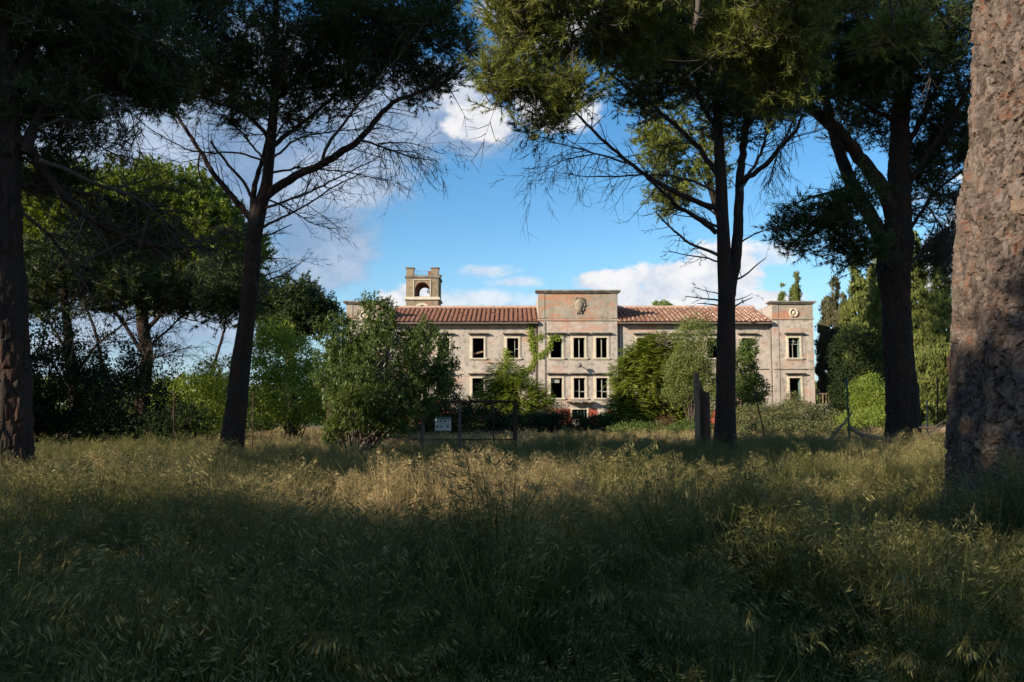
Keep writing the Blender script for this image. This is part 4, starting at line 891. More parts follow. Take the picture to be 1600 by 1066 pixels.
pine('pine_tree', 'bare-branched pine standing in the shade of the left shrubs', 34,
     [(120, 700, .25), (115, 600, .22), (108, 520, .18), (100, 450, .14), (90, 400, .09)],
     [LB([(114, 590), (150, 540), (200, 500), (260, 470)], .07, .02, 0, True, side=9), LB([(112, 560), (80, 510), (60, 460)], .06, .02, 0, True, side=9), LB([(104, 480), (140, 440), (170, 410)], .06, .02, 0, True, side=9), LB([(118, 640), (190, 590), (240, 560), (300, 540)], .06, .015, 1, True, side=10), LB([(210, 680), (215, 600), (235, 540), (290, 490), (350, 470)], .08, .02, 1, True, side=10)],
     [(110, 430, 110, 75, 0, 2.5, 190), (330, 460, 80, 55, 1, 2.5, 130), (210, 450, 70, 40, 0, 2, 60)], needle=(6, .24, .03), tw=9, tuftk=3, tsides=12, group='tall umbrella pines round the clearing')

# ------------------------------------------------------------------ shrubs and broadleaved trees
shrub('ash_tree', 'small dark ash tree with narrow leaflets leaning over the rusty mesh fence', 'tree',
      [(605, 585, 85, 80, 28, 1.7), (545, 590, 50, 75, 28.5, 1.5), (590, 500, 30, 36, 28, .8), (670, 560, 42, 50, 28, 1.0), (615, 640, 60, 40, 28, 1.3), (530, 525, 36, 36, 28.5, .8), (695, 590, 24, 30, 28, .8), (655, 515, 22, 22, 28, .5), (578, 472, 13, 16, 28, .3)],
      'leaf_ash', 'whorl', L=.175, Wd=.048, dens=1.35, stems=30, cl=9, crad=.25, base=(P(558, 700, 28)[0], 28), stem_r=.05, droop=.5)
shrub('ash_sapling', 'pale green leafy sapling low at the left foot of the ash, catching the sun', 'sapling',
      [(545, 645, 38, 42, 26.5, .8), (522, 675, 18, 30, 26.5, .5), (568, 620, 26, 28, 26.5, .5)], 'leaf_mid', 'whorl', L=.15, Wd=.045, dens=1.8, stems=8, cl=9, crad=.2, droop=.6, stem_r=.025)
shrub('ailanthus_bush', 'bright green feathery ailanthus thicket before the right of the central block', 'bush',
      [(1012, 605, 50, 62, 60, 2.2), (1035, 555, 28, 32, 60, 1.3), (985, 645, 38, 32, 59, 1.5), (1060, 640, 40, 45, 60, 1.8), (1010, 560, 30, 30, 60, 1.2), (1065, 580, 30, 35, 61, 1.2)], 'leaf_ailanthus', 'frond', L=.68, Wd=.15, dens=2.3, stems=14, crad=.3)
shrub('feathery_tree', 'thin yellowish fine-leaved tree just left of the twin-stemmed pine', 'tree',
      [(1085, 525, 36, 34, 56, 1.5), (1078, 570, 38, 36, 56, 1.5), (1105, 600, 30, 50, 56, 1.3), (1060, 600, 26, 36, 56, 1.1)], 'leaf_fine', 'leaf', L=.15, Wd=.06, dens=2.0, stems=26, cl=20, crad=.4, stem_r=.06, lo=.1)
shrub('elder_bush', 'loose dark green bush right of the twin-stemmed pine below a wing window', 'bush',
      [(1160, 580, 26, 36, 62, 1.3), (1180, 610, 20, 26, 62, 1.0), (1152, 630, 36, 30, 61, 1.5), (1170, 545, 16, 18, 62, .7)], 'leaf_mid', 'leaf', L=.22, Wd=.11, dens=1.9, stems=16, cl=14, crad=.35, lo=.2)
shrub('climber_bush', 'mid green feathery bush under the vine left of the central block', 'bush',
      [(800, 625, 55, 38, 66, 2.2), (765, 645, 46, 30, 65, 1.8), (832, 635, 34, 36, 65, 1.6), (793, 590, 26, 26, 66, 1.1)], 'leaf_bright', 'frond', L=.55, Wd=.14, dens=1.9, stems=12, crad=.3)
shrub('laurel_hedge', 'dark low hedge along the foot of the central block', 'hedge',
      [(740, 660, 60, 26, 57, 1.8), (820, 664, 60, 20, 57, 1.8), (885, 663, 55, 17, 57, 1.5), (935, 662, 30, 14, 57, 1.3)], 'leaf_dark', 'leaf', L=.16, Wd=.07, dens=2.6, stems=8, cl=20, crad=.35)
shrub('rusty_bush', 'reddish brown dry bush below the central block beside the dark hedge', 'bush', [(868, 646, 26, 13, 62, 1.2), (850, 655, 20, 12, 62, 1.0)], 'leaf_rust', 'leaf', L=.15, Wd=.06, dens=1.8, stems=5)
shrub('rusty_bush', 'small red-leaved bush at the foot of the ailanthus thicket', 'bush', [(1040, 660, 16, 10, 56, .8)], 'leaf_rust', 'leaf', L=.14, Wd=.06, dens=2, stems=4)
shrub('bramble_patch', 'wide olive-green bramble bank below the right corner of the villa', 'bush',
      [(1190, 655, 55, 22, 54, 2.5), (1250, 652, 55, 24, 55, 2.5), (1300, 662, 40, 18, 53, 2.2), (1230, 672, 80, 14, 50, 2.0)], 'leaf_bramble', 'leaf', L=.13, Wd=.07, dens=2.4, stems=8, cl=20, crad=.4)
shrub('bramble_patch', 'low dark bramble bank between the ailanthus thicket and the pine stump', 'bush', [(1000, 672, 50, 12, 52, 1.8), (1080, 672, 40, 13, 52, 1.8)], 'leaf_mid', 'leaf', L=.13, Wd=.07, dens=2.0, stems=4, cl=18)
shrub('tall_weed', 'leafy green weed growing up before the pavilion door', 'weed', [(1240, 625, 14, 14, 70, .6)], 'leaf_bramble', 'leaf', L=.16, Wd=.07, dens=3, stems=5)
shrub('round_bush', 'round light green bush left of the massive pine trunk', 'bush', [(1357, 610, 28, 26, 52, 1.3), (1368, 630, 24, 18, 52, 1.2), (1345, 630, 14, 14, 52, .8)], 'leaf_bright', 'leaf', L=.12, Wd=.06, dens=2.6, stems=8, cl=20)
shrub('low_bush', 'pale sunlit scrub on the grass beyond the green stake', 'bush', [(1345, 655, 40, 10, 48, 1.5), (1375, 650, 25, 14, 48, 1.2)], 'leaf_bright', 'leaf', L=.12, Wd=.06, dens=2.2, stems=4, cl=16)
# light green woodland edge behind left pine
shrub('hazel_thicket', 'bright green sunlit thicket seen right of the left pine trunk', 'bush', [(440, 560, 50, 50, 40, 2.2), (460, 620, 60, 50, 39, 2.4), (500, 600, 34, 50, 40, 1.8), (425, 525, 28, 26, 40, 1.2)], 'leaf_bright', 'leaf', L=.17, Wd=.075, dens=1.7, stems=22, cl=15, crad=.38, group='bright thickets at the wood edge')
shrub('hazel_thicket', 'bright green sunlit thicket seen left of the left pine trunk', 'bush', [(310, 620, 48, 46, 38, 2.0), (345, 595, 32, 42, 38, 1.5), (275, 640, 35, 34, 38, 1.6), (330, 660, 50, 26, 37, 1.8)], 'leaf_bright', 'leaf', L=.15, Wd=.07, dens=1.5, stems=18, cl=14, crad=.38, group='bright thickets at the wood edge')
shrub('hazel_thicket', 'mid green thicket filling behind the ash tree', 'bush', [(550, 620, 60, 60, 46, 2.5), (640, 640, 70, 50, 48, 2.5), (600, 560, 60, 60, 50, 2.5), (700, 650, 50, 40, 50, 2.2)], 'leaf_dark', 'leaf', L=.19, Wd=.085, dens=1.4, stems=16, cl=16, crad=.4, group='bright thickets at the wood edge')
shrub('hazel_thicket', 'dark green thicket far behind the left shrubs closing the horizon', 'bush', [(90, 640, 120, 45, 50, 3), (250, 655, 90, 32, 50, 3), (380, 650, 60, 36, 50, 3)], 'leaf_mid', 'leaf', L=.24, Wd=.11, dens=.9, stems=10, cl=14, crad=.45, group='bright thickets at the wood edge')
# dark shrubs on the left
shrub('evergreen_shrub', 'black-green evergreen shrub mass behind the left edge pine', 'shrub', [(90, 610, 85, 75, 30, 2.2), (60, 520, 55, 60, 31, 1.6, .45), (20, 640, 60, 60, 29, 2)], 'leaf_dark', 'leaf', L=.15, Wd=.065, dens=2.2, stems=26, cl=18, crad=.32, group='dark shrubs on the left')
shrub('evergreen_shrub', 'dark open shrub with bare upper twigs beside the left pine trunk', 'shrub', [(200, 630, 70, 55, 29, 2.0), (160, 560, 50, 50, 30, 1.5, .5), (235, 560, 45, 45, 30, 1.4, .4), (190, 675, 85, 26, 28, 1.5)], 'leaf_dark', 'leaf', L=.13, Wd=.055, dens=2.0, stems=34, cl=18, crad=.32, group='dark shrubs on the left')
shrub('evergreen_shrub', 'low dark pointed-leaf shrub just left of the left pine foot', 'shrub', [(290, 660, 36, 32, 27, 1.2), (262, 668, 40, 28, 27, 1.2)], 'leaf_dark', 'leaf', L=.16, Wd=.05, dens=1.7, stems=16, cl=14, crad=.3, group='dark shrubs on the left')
# cypresses on the right
def cypress(px, top, bot, hw, Y, label, mat='leaf_cypress', name='cypress_tree', L=.42, Wd=.19, group='cypresses beyond the villa', lean=0, dens=1.9):
    n = 7; lm = []
    for i in range(n):
        t = i/(n-1); py = bot+(top-bot)*t; w = hw*(math.sin(min(1, .28+t)*PI*.5) if t < .35 else (1-.86*((t-.35)/.65)**1.5))
        lm.append((px+lean*t+rng.normal(0, hw*.08), py, w, (bot-top)/n*.85, Y, w*Y/F))
    return shrub(name, label, 'cypress' if 'cypress' in name else 'conifer', lm, mat, 'spray', L=L, Wd=Wd, dens=dens, stems=3, stem_r=.12, cl=16, crad=.35, group=group, base=(P(px, 600, Y)[0], Y), lo=.5)
cypress(1337, 425, 640, 26, 68, 'sunlit cypress left of the massive pine with pointed ragged top')
cypress(1373, 400, 640, 26, 70, 'tall cypress rising close against the left of the massive pine')
cypress(1430, 395, 640, 28, 70, 'cypress just right of the massive pine, top among pine twigs')
cypress(1467, 410, 640, 27, 68, 'cypress midway between massive pine and big plated trunk')
cypress(1505, 425, 640, 26, 69, 'cypress half hidden by the big plated trunk')
cypress(1390, 455, 640, 28, 74, 'shorter cypress directly behind the massive pine trunk')
cypress(1299, 455, 640, 26, 86, 'grey-brown ragged conifer touching the right corner of the villa', 'leaf_olive', 'conifer_tree', .4, .17, None)
cypress(1318, 480, 650, 22, 84, 'dull olive conifer between villa corner and the cypresses', 'leaf_olive', 'conifer_tree', .4, .17, None)
cypress(1245, 441, 560, 13, 112, 'larger dark cypress tip above the right pavilion roof', 'leaf_cypress', L=.5, Wd=.2, group=None)
cypress(1223, 457, 560, 8, 112, 'smaller dark cypress tip above the right pavilion roof', 'leaf_cypress', L=.5, Wd=.2, group=None)
shrub('cypress_hedge', 'clipped sunlit cypress hedge at ground level right of the massive pine', 'hedge', [(1450, 595, 36, 50, 58, 1.5), (1490, 595, 34, 52, 58, 1.5), (1520, 600, 30, 50, 58, 1.5)], 'leaf_cypress', 'spray', L=.28, Wd=.1, dens=2.4, stems=4, cl=16, lo=.5)
shrub('cypress_shade', 'dark leaf mass standing in for cypress shade between round bush and the villa corner', 'tree', [(1335, 560, 36, 55, 62, 2.2), (1330, 620, 36, 40, 62, 2.2)], 'leaf_dark', 'leaf', L=.2, Wd=.08, dens=2.4, stems=6, cl=18, crad=.4)  # dark leaves added where there is only shade among the cypresses
shrub('distant_tree', 'small green treetop peeping over the right roof ridge', 'tree', [(1035, 476, 14, 5, 105, 1.2), (1040, 520, 20, 45, 105, 2)], 'leaf_bright', 'leaf', L=.3, Wd=.14, dens=1.2, stems=3)
# far woodland so the horizon is closed left and right
fw = MB()
for i in range(60):
    a = -1.25+i*2.5/59; dist = rng.uniform(150, 190); c = np.array([math.sin(a)*dist*1.1, math.cos(a)*dist+10, 0])
    if abs(c[0]) < 6: continue
    h = rng.uniform(5, 8.5); n = 380; d = rdir(n); d[:, 2] = np.abs(d[:, 2]); pts = c+d*np.array([8, 6, h])*rng.uniform(.85, 1.1, (n, 1))
    leaves(fw, pts, norm(d+rdir(n)*.7), norm(d+rdir(n)*.4), 2.0, 1.5)
tag(fw.build('distant_woodland', M['leaf_mid']), 'low distant woodland along the horizon', 'woodland', kind='stuff')
# vine on the wall
def vine():
    root = empty('climbing_vine', (bx(838), YB-.1, 0), 'green creeper climbing the wall left of the central block', 'vine')
    paths = [[(800, 640), (786, 600), (790, 570), (792, 548)], [(775, 625), (790, 590), (812, 585), (832, 573), (838, 560), (832, 540), (829, 515), (832, 505)], [(838, 558), (850, 553), (858, 545), (860, 530), (866, 526), (874, 528)], [(832, 545), (836, 530), (846, 525)], [(786, 600), (780, 590), (778, 580)]]
    fo = MB(); st = MB()
    for ps in paths:
        w = np.array([[bx(a, b), (YC if a > 846 else YB)-.08, bz(b)] for a, b in ps]); r = resample(w, .2); tubes(st, r[None], np.full((1, len(r)), .03), 5)
        m = len(r)*34; c = np.repeat(r, 34, 0)+rng.normal(0, 1, (m, 3))*np.array([.17, .05, .17]); c[:, 1] = np.minimum(c[:, 1], np.where(c[:, 0] > xc0, YC, YB)-.02)-rng.random(m)*.14
        leaves(fo, c, norm(rdir(m)*.8+np.array([0, -.3, -.7])), norm(np.array([0, -1, .4])+rdir(m)*.5), .17, .11, 0)
    fo.build('foliage', M['leaf_bright'], root); st.build('stem', M['twig'], root)
vine()

# ------------------------------------------------------------------ fence, sign, posts, logs
YF = 30.0
M['rust'] = rough_mat('rusty_iron', [(.3, (.035, .018, .012)), (.7, (.10, .05, .035))], 4, .4)
M['greyiron'] = rough_mat('grey_iron', [(.3, (.09, .09, .09)), (.7, (.19, .175, .165))], 4, .3)
def fx(px): return float(P(px, 680, YF)[0])
def fz(py): return float(P(660, py, YF)[2])
fence = empty('mesh_fence', (fx(660), YF, 0), 'rusty iron frame fence with wire mesh lower half in front of the ash tree', 'fence')
for px, w in ((805, .07), (771, .03), (718, .05), (660, .06), (606, .03), (552, .03), (514, .08)):
    mb = MB(); mb.box(fx(px)-w, fx(px)+w, YF-w, YF+w, -.1, fz(630)); mb.build('post', M['rust' if px in (805, 514, 771) else 'greyiron'], fence)
ps_ = [805, 771, 718, 660, 606, 552, 514]
for a, b in ((514, 660), (660, 805)):
    mb = MB(); mb.box(fx(a)+.08, fx(b)-.06, YF-.03, YF+.03, fz(688.5), fz(686)); mb.build('rail', M['rust'], fence)
    mb = MB(); mb.box(fx(a)-.07, fx(b)+.055, YF-.035, YF+.035, fz(630)+.003, fz(630)+.09); mb.build('rail', M['rust'], fence)
for i in range(len(ps_)-1):
    a, b = fx(ps_[i+1])+.05, fx(ps_[i])-.05; mb = MB(); s = .075
    for x in np.arange(a, b, s): mb.add([(x, YF+.04, 0), (x+.008, YF+.04, 0), (x+.008, YF+.04, fz(689)), (x, YF+.04, fz(689))], [(0, 1, 2, 3)]); mb.add([(x, YF+.048, 0), (x+.008, YF+.048, 0), (x+.008, YF+.048, fz(689)), (x, YF+.048, fz(689))], [(3, 2, 1, 0)])
    for z in np.arange(.05, fz(689), s): mb.box(a, b, YF+.05, YF+.058, z, z+.007)
    mb.build('mesh_panel', M['rust'], fence)
m, nt_, b = new_mat('sign_white'); b.inputs['Base Color'].default_value = (.80, .84, .86, 1); M['sign_w'] = m
m, nt_, b = new_mat('sign_blue'); b.inputs['Base Color'].default_value = (.18, .33, .42, 1); M['sign_b'] = m
m, nt_, b = new_mat('sign_ink'); b.inputs['Base Color'].default_value = (.02, .03, .05, 1); M['sign_k'] = m
sg = empty('notice_board', (fx(692), YF-.1, fz(662)), 'small white site notice with blue header and dark round symbols on the mesh fence', 'sign')
sx0, sx1, sz0, sz1 = fx(680), fx(705), fz(673), fz(652); sw = sx1-sx0
slab('panel', sx0, sx1, YF-.10, YF-.08, sz0, sz1, 'sign_w', sg); slab('header', sx0+.005, sx1-.005, YF-.104, YF-.1005, sz1-.085, sz1-.005, 'sign_b', sg)
for u, v_, r in ((.15, .70, .03), (.37, .71, .03), (.61, .70, .035), (.14, .30, .035), (.40, .30, .03), (.80, .30, .035)):
    mb = MB(); t = np.linspace(0, 2*PI, 12, endpoint=False); cx_, cz_ = sx0+u*sw, sz0+v_*(sz1-sz0)
    mb.add([(cx_+r*math.cos(a), YF-.1035, cz_+r*math.sin(a)) for a in t], [tuple(range(12))]); mb.build('symbol', M['sign_k'], sg)
slab('symbol', sx0+.82*sw-.01, sx0+.82*sw+.01, YF-.1035, YF-.1005, sz0+.62*(sz1-sz0), sz0+.8*(sz1-sz0), 'sign_k', sg)
for k_ in range(4): slab('text_line', sx0+.56*sw, sx0+.93*sw, YF-.1035, YF-.1005, sz0+.42*(sz1-sz0)+k_*.018, sz0+.42*(sz1-sz0)+k_*.018+.005, 'sign_b', sg)
def stake(name, label, px0, py0, px1, py1, Y, r, mat, cat='stake', dy=0):
    a, b_ = P(px0, py0, Y), P(px1, py1, Y+dy); a2 = a+(a-b_)*(a[2]+.2)/max(.2, (b_[2]-a[2])) if a[2] > -.1 else a
    mb = MB(); t = np.linspace(0, 1, 8)[:, None]; tubes(mb, a2*(1-t)+b_*t+np.concatenate([rng.normal(0, .006, (8, 2)), np.zeros((8, 1))], 1), np.full(8, r), 8, cap=True)
    o = mb.build(name, M[mat], None, origin=(a2[0], a2[1], 0)); tag(o, label, cat); return o
M['greenpost'] = rough_mat('green_paint', [(.3, (.02, .06, .045)), (.7, (.05, .11, .08))], 4, .2)
stake('metal_stake', 'thin green metal stake standing upright left of the massive pine', 1328, 695, 1323, 592, 25, .03, 'greenpost')
stake('metal_stake', 'dark thin stake leaning left, right of the twin-stemmed pine', 1199, 697, 1176, 600, 25, .02, 'rust')
stake('metal_stake', 'dark upright stake just right of the left pine trunk', 394, 700, 396, 612, 24, .018, 'rust')
stake('metal_stake', 'dark upright stake between massive pine and big plated trunk', 1467, 700, 1464, 590, 26, .025, 'rust')
stake('metal_stake', 'short pale stake by the cypress hedge', 1449, 680, 1449, 625, 40, .03, 'greyiron')
stake('metal_stake', 'thin dark stake in front of the evergreen thicket left of the left pine', 272, 700, 271, 610, 26, .018, 'rust')
# squared timber post + broken stump
mb = MB(); a, b_ = P(1091, 740, 24), P(1088.5, 583, 24)
xw = .062
V = [(p[0]+sx*xw, p[1]+sy*xw, p[2]) for p in (a, b_) for sx, sy in ((-1, -1), (1, -1), (1, 1), (-1, 1))]
mb.add(V, [(3, 2, 1, 0), (4, 5, 6, 7)]+[(i, (i+1) % 4, (i+1) % 4+4, i+4) for i in range(4)])
c_ = P(1087, 603, 23.9); mb2 = MB(); mb2.box(c_[0]-.06, c_[0]+.10, 23.78, 23.93, c_[2]-.04, c_[2]+.04)
po = empty('timber_post', (a[0], 24, 0), 'tall grey squared timber post beside the twin-stemmed pine', 'post'); mb.build('post', M['wood'], po); mb2.build('crosspiece', M['wood'], po)
mb = MB(); n = 16; th = np.arange(n)*2*PI/n; c0_ = P(1102, 740, 24.4); zt = P(1102, 617, 24.4)[2]; zs = np.linspace(c0_[2]-.2, zt, 12)
V = []; 
for i, z in enumerate(zs):
    rr = .17*(1+.12*(vnoise(np.stack([np.cos(th)*2, np.sin(th)*2, np.full(n, z*.5)], -1), 3)-.5)*2)*(1.1-.1*i/11)
    zz = z+(np.maximum(0, .55*np.cos(th-2.6))*1.0+.12*rng.random(n) if i == 11 else 0)
    V.append(np.stack([c0_[0]+rr*np.cos(th)-.12*(zz-z), c0_[1]+rr*np.sin(th), np.broadcast_to(zz, (n,))], -1))
V = np.concatenate(V); q = np.arange(11)[:, None]*n; j = np.arange(n)[None]
mb.add(V, np.stack([q+j, q+(j+1) % n, q+n+(j+1) % n, q+n+j], -1).reshape(-1, 4), smooth=True)
V2 = np.vstack([V[-n:], [[c0_[0], c0_[1], zt-.1]]]); mb.add(V2, [(i, (i+1) % n, n) for i in range(n)])
tag(mb.build('tree_stump', M['stump'], None, origin=(c0_[0], c0_[1], 0)), 'tall broken dark stump between the timber post and the twin-stemmed pine', 'stump')
def log(name, label, pts, Y, r0, r1, dy=0, subs=()):
    root = empty(name, P(pts[0][0], pts[0][1], Y), label, 'branch'); n = len(pts)
    lp = np.array([P(a_[0], a_[1], Y+dy*i/(n-1)) for i, a_ in enumerate(pts)]); l4 = resample(np.column_stack([lp, np.linspace(r0, r1, n)]), .12); l4[1:-1, :3] += rng.normal(0, .012, (len(l4)-2, 3))
    mb = MB(); tubes(mb, l4[None, :, :3], l4[None, :, 3], 9); mb.build('stem', M['log'], root)
    for s_pts, r in subs:
        lp = np.array([P(a_[0], a_[1], Y) for a_ in s_pts]); l4 = resample(np.column_stack([lp, np.linspace(r, r*.4, len(lp))]), .12); mb = MB(); tubes(mb, l4[None, :, :3], l4[None, :, 3], 6); mb.build('twig', M['log'], root)
log('fallen_branch', 'dark fallen bough leaning up against the green stake', [(1290, 694), (1310, 672), (1331, 645)], 25, .055, .03)
log('fallen_branch', 'pale curved fallen bough lying between green stake and massive pine', [(1326, 666), (1345, 680), (1375, 688), (1400, 686)], 24.3, .06, .05)
log('fallen_branch', 'brown forked fallen log between massive pine and big plated trunk', [(1430, 692), (1460, 676), (1500, 668), (1540, 664)], 22, .09, .10, -1, [([(1440, 690), (1462, 665), (1480, 655)], .03), ([(1450, 700), (1470, 680), (1490, 660)], .02), ([(1436, 668), (1465, 670), (1490, 660)], .035)])
log('fallen_branch', 'thin arching dead bough stretching from the foot of the ash along the fence', [(560, 700), (575, 690), (610, 682), (660, 686), (690, 690)], 28.2, .05, .02)
log('broken_trunk', 'twisted brown stem at the foot of the ash in front of the mesh', [(556, 735), (563, 705), (572, 686)], 27.5, .10, .06)

# ------------------------------------------------------------------ trees behind the photographer (they shade the clearing)
def shade_pine(s, u, z0, z1, r, label, n=260):
    x = (u+1.4*s)/1.72; y = (-1.4*u+s)/1.72
    gz0 = float(ground_z(x, y)); root = empty('pine_tree', (x, y, gz0), label, 'pine tree', 'tall umbrella pines round the clearing')
    mb = MB(); zs = np.linspace(gz0-.3, z1-.5, 20); rs = np.stack([x+.25*np.sin(zs*.3), y+.2*np.cos(zs*.4), zs], -1); tubes(mb, rs, np.linspace(.56, .08, 20), 14)
    mb.build('trunk', M['bark_dark'], root)
    c = np.array([x, y, (z0+z1)/2]); pts, d = sample_ell(c, np.array([r, r, (z1-z0)/2]), n, .1)
    tm = MB(); bs = np.stack([np.full(n, x), np.full(n, y), np.clip(pts[:, 2]-1.5, z0-2, z1-1)], -1); t = np.linspace(0, 1, 5)[None, :, None]
    tubes(tm, bs[:, None]*(1-t)+pts[:, None]*t+np.array([0, 0, -.6])*np.sin(t*PI), np.broadcast_to(np.linspace(.07, .02, 5), (n, 5)), 4); tm.build('twigs', M['twig'], root, kind='stuff')
    fo = MB(); k1 = 42; m = n*k1; cc = np.repeat(pts, k1, 0)+rdir(m)*.75*rng.random((m, 1))**.5; needles(fo, cc, norm(rdir(m)+np.array([0, 0, .3])), 3, .34, .09); fo.build('crown', [M['pine']], root)
    return root
SH = [  # (s, u, z0, z1, r, label)
    (-14, -13.85, 14.0, 25, 4.2, 'tall pine behind the photographer, nearest the left edge pine'),
    (-12, -20, 13.0, 25, 4.5, 'tall pine outside the left of the photo, level with the clearing'),
    (-24, -16.5, 17, 30, 5.0, 'tallest pine far behind the photographer on the left'),
    (-26, -7.0, 22, 33, 4.5, 'tall pine far behind and left of the photographer'),
    (-15, -13.6, 8.4, 15.5, 3.6, 'unseen low-crowned pine added behind the photographer to shade the trunks'),  # this and the next: added out of view to block sun on the trunks
    (-15, -20.2, 8.4, 15.5, 3.8, 'unseen low-crowned pine added left of the clearing to shade the trunks'),
]
for a_ in SH: shade_pine(*a_)
shade_pine(-5, -32.5, 2.5, 12.5, 3.6, 'unseen bushy dark pine added outside the left edge to darken the shrubs', 420)  # added out of view to keep sun off the left shrubs
def sp(s, u): return ((u+1.4*s)/1.72, (-1.4*u+s)/1.72)
def oak(s, u, zc, rx, rz, label, dens=1.0):
    x, y = sp(s, u); root = empty('holm_oak', (x, y, 0), label, 'tree', 'holm oaks behind the photographer')
    mb = MB(); fo = MB(); c = np.array([x, y, zc]); n = int(230*dens*rx*rz/6); pts, d = sample_ell(c, np.array([rx, rx, rz]), n, .2)
    uu = (pts[:, 0]-1.4*pts[:, 1])/1.72; vv = pts[:, 2]+.378*(1.4*pts[:, 0]+pts[:, 1])/1.72
    hole_ = (((uu+2.4)/.85)**2+((vv-3.0)/.75)**2 < 1) | (vnoise(np.stack([uu*.9, vv*.9, 0*uu], -1), 77) > .74)  # gaps carved in the crowns so sun patches reach the grass
    pts = pts[(pts[:, 2] > .3) & ~hole_]; n = len(pts); stems_to(mb, np.array([x, y, -.1]), pts[::6], .09); mb.build('trunk', M['twig'], root)
    k1 = 26; m = n*k1; cc = np.repeat(pts, k1, 0)+rdir(m)*.5*rng.random((m, 1))**.5; leaves(fo, cc, rdir(m), rdir(m), .2, .13); fo.build('crown', [M['leaf_dark']], root)
oak(-9, -2.0, 5.6, 3.3, 5.2, 'dense holm oak behind the photographer to the left')
oak(-10, 3.5, 5.0, 3.2, 4.6, 'dense holm oak directly behind the photographer')
oak(-9, -5.3, 5.0, 2.8, 4.7, 'lower holm oak behind the photographer, furthest left')
oak(-9, -10.6, 8.4, 1.7, .9, 'unseen thin holm oak with one high crown, added to shade the grass', 1.6)  # crown added and shaped to throw shade on the middle grass
oak(-11, 8.5, 5.0, 3.2, 4.6, 'dense holm oak behind the photographer to the right')

# ------------------------------------------------------------------ grass
def grass_mat(name, seed=False):
    m, nt, b = new_mat(name)
    ai = N(nt, 'ShaderNodeAttribute', attribute_name='dry', attribute_type='INSTANCER'); at = N(nt, 'ShaderNodeAttribute', attribute_name='tint')
    cr1 = N(nt, 'ShaderNodeValToRGB'); e = cr1.color_ramp.elements; e[0].color = (.034, .050, .011, 1); e[1].color = (.20, .24, .055, 1)
    cr2 = N(nt, 'ShaderNodeValToRGB'); e = cr2.color_ramp.elements; e[0].color = (.22, .15, .055, 1); e[1].color = (.72, .56, .29, 1)
    nt.links.new(at.outputs['Fac'], cr1.inputs[0]); nt.links.new(at.outputs['Fac'], cr2.inputs[0])
    f = mth(nt, 'ADD', ai.outputs['Fac'], mth(nt, 'MULTIPLY', mth(nt, 'SUBTRACT', at.outputs['Fac'], .5), .5 if not seed else .3), True)
    if seed: f = mth(nt, 'ADD', mth(nt, 'MULTIPLY', f, .6), .28, True)
    col = mixc(nt, f, cr1.outputs[0], cr2.outputs[0]); nt.links.new(col, b.inputs['Base Color']); b.inputs['Roughness'].default_value = .7; b.inputs['Specular IOR Level'].default_value = .15
    tr = N(nt, 'ShaderNodeBsdfTranslucent'); nt.links.new(col, tr.inputs[0]); mx = N(nt, 'ShaderNodeMixShader'); mx.inputs[0].default_value = .3
    nt.links.new(b.outputs[0], mx.inputs[1]); nt.links.new(tr.outputs[0], mx.inputs[2]); nt.links.new(mx.outputs[0], nt.nodes['Material Output'].inputs[0])
    return m
M['blade'] = grass_mat('grass_blade'); M['seed'] = grass_mat('grass_seed', True)
def blade_set(mb, n, R, h0, h1, w, bend=.35, stiff=2.0, lean=.25):
    a = rng.uniform(0, 2*PI, n); rr = R*np.sqrt(rng.random(n)); b0 = np.stack([rr*np.cos(a), rr*np.sin(a), np.full(n, -.05)], -1)
    h = rng.uniform(h0, h1, n); ld = rng.uniform(0, 2*PI, n); ll = lean*rng.random(n)*h; bb = bend*rng.random(n)*h
    K = 5; t = np.linspace(0, 1, K)[None, :, None]; dirx = np.stack([np.cos(ld), np.sin(ld), 0*ld], -1)[:, None]
    Pt = b0[:, None]+np.array([0, 0, 1.0])*(h[:, None, None]*(t-.25*(bb/h)[:, None, None]*t**3))+dirx*(ll[:, None, None]*t+bb[:, None, None]*t**stiff)
    fa = rng.uniform(0, 2*PI, n); sd = np.stack([np.cos(fa), np.sin(fa), 0*fa], -1)[:, None]
    wd = (w*rng.uniform(.6, 1.2, n))[:, None, None]*np.array([1, 1, .85, .55, .08])[None, :, None]*.5
    V = np.stack([Pt-sd*wd, Pt+sd*wd], 2).reshape(n, K*2, 3)
    i = (np.arange(n)*K*2)[:, None]; q = np.arange(K-1)[None]*2; f = np.stack([i+q, i+q+1, i+q+3, i+q+2], -1).reshape(-1, 4)
    mb.add(V.reshape(-1, 3), f, 0, np.repeat(rng.random(n), K-1)); return Pt
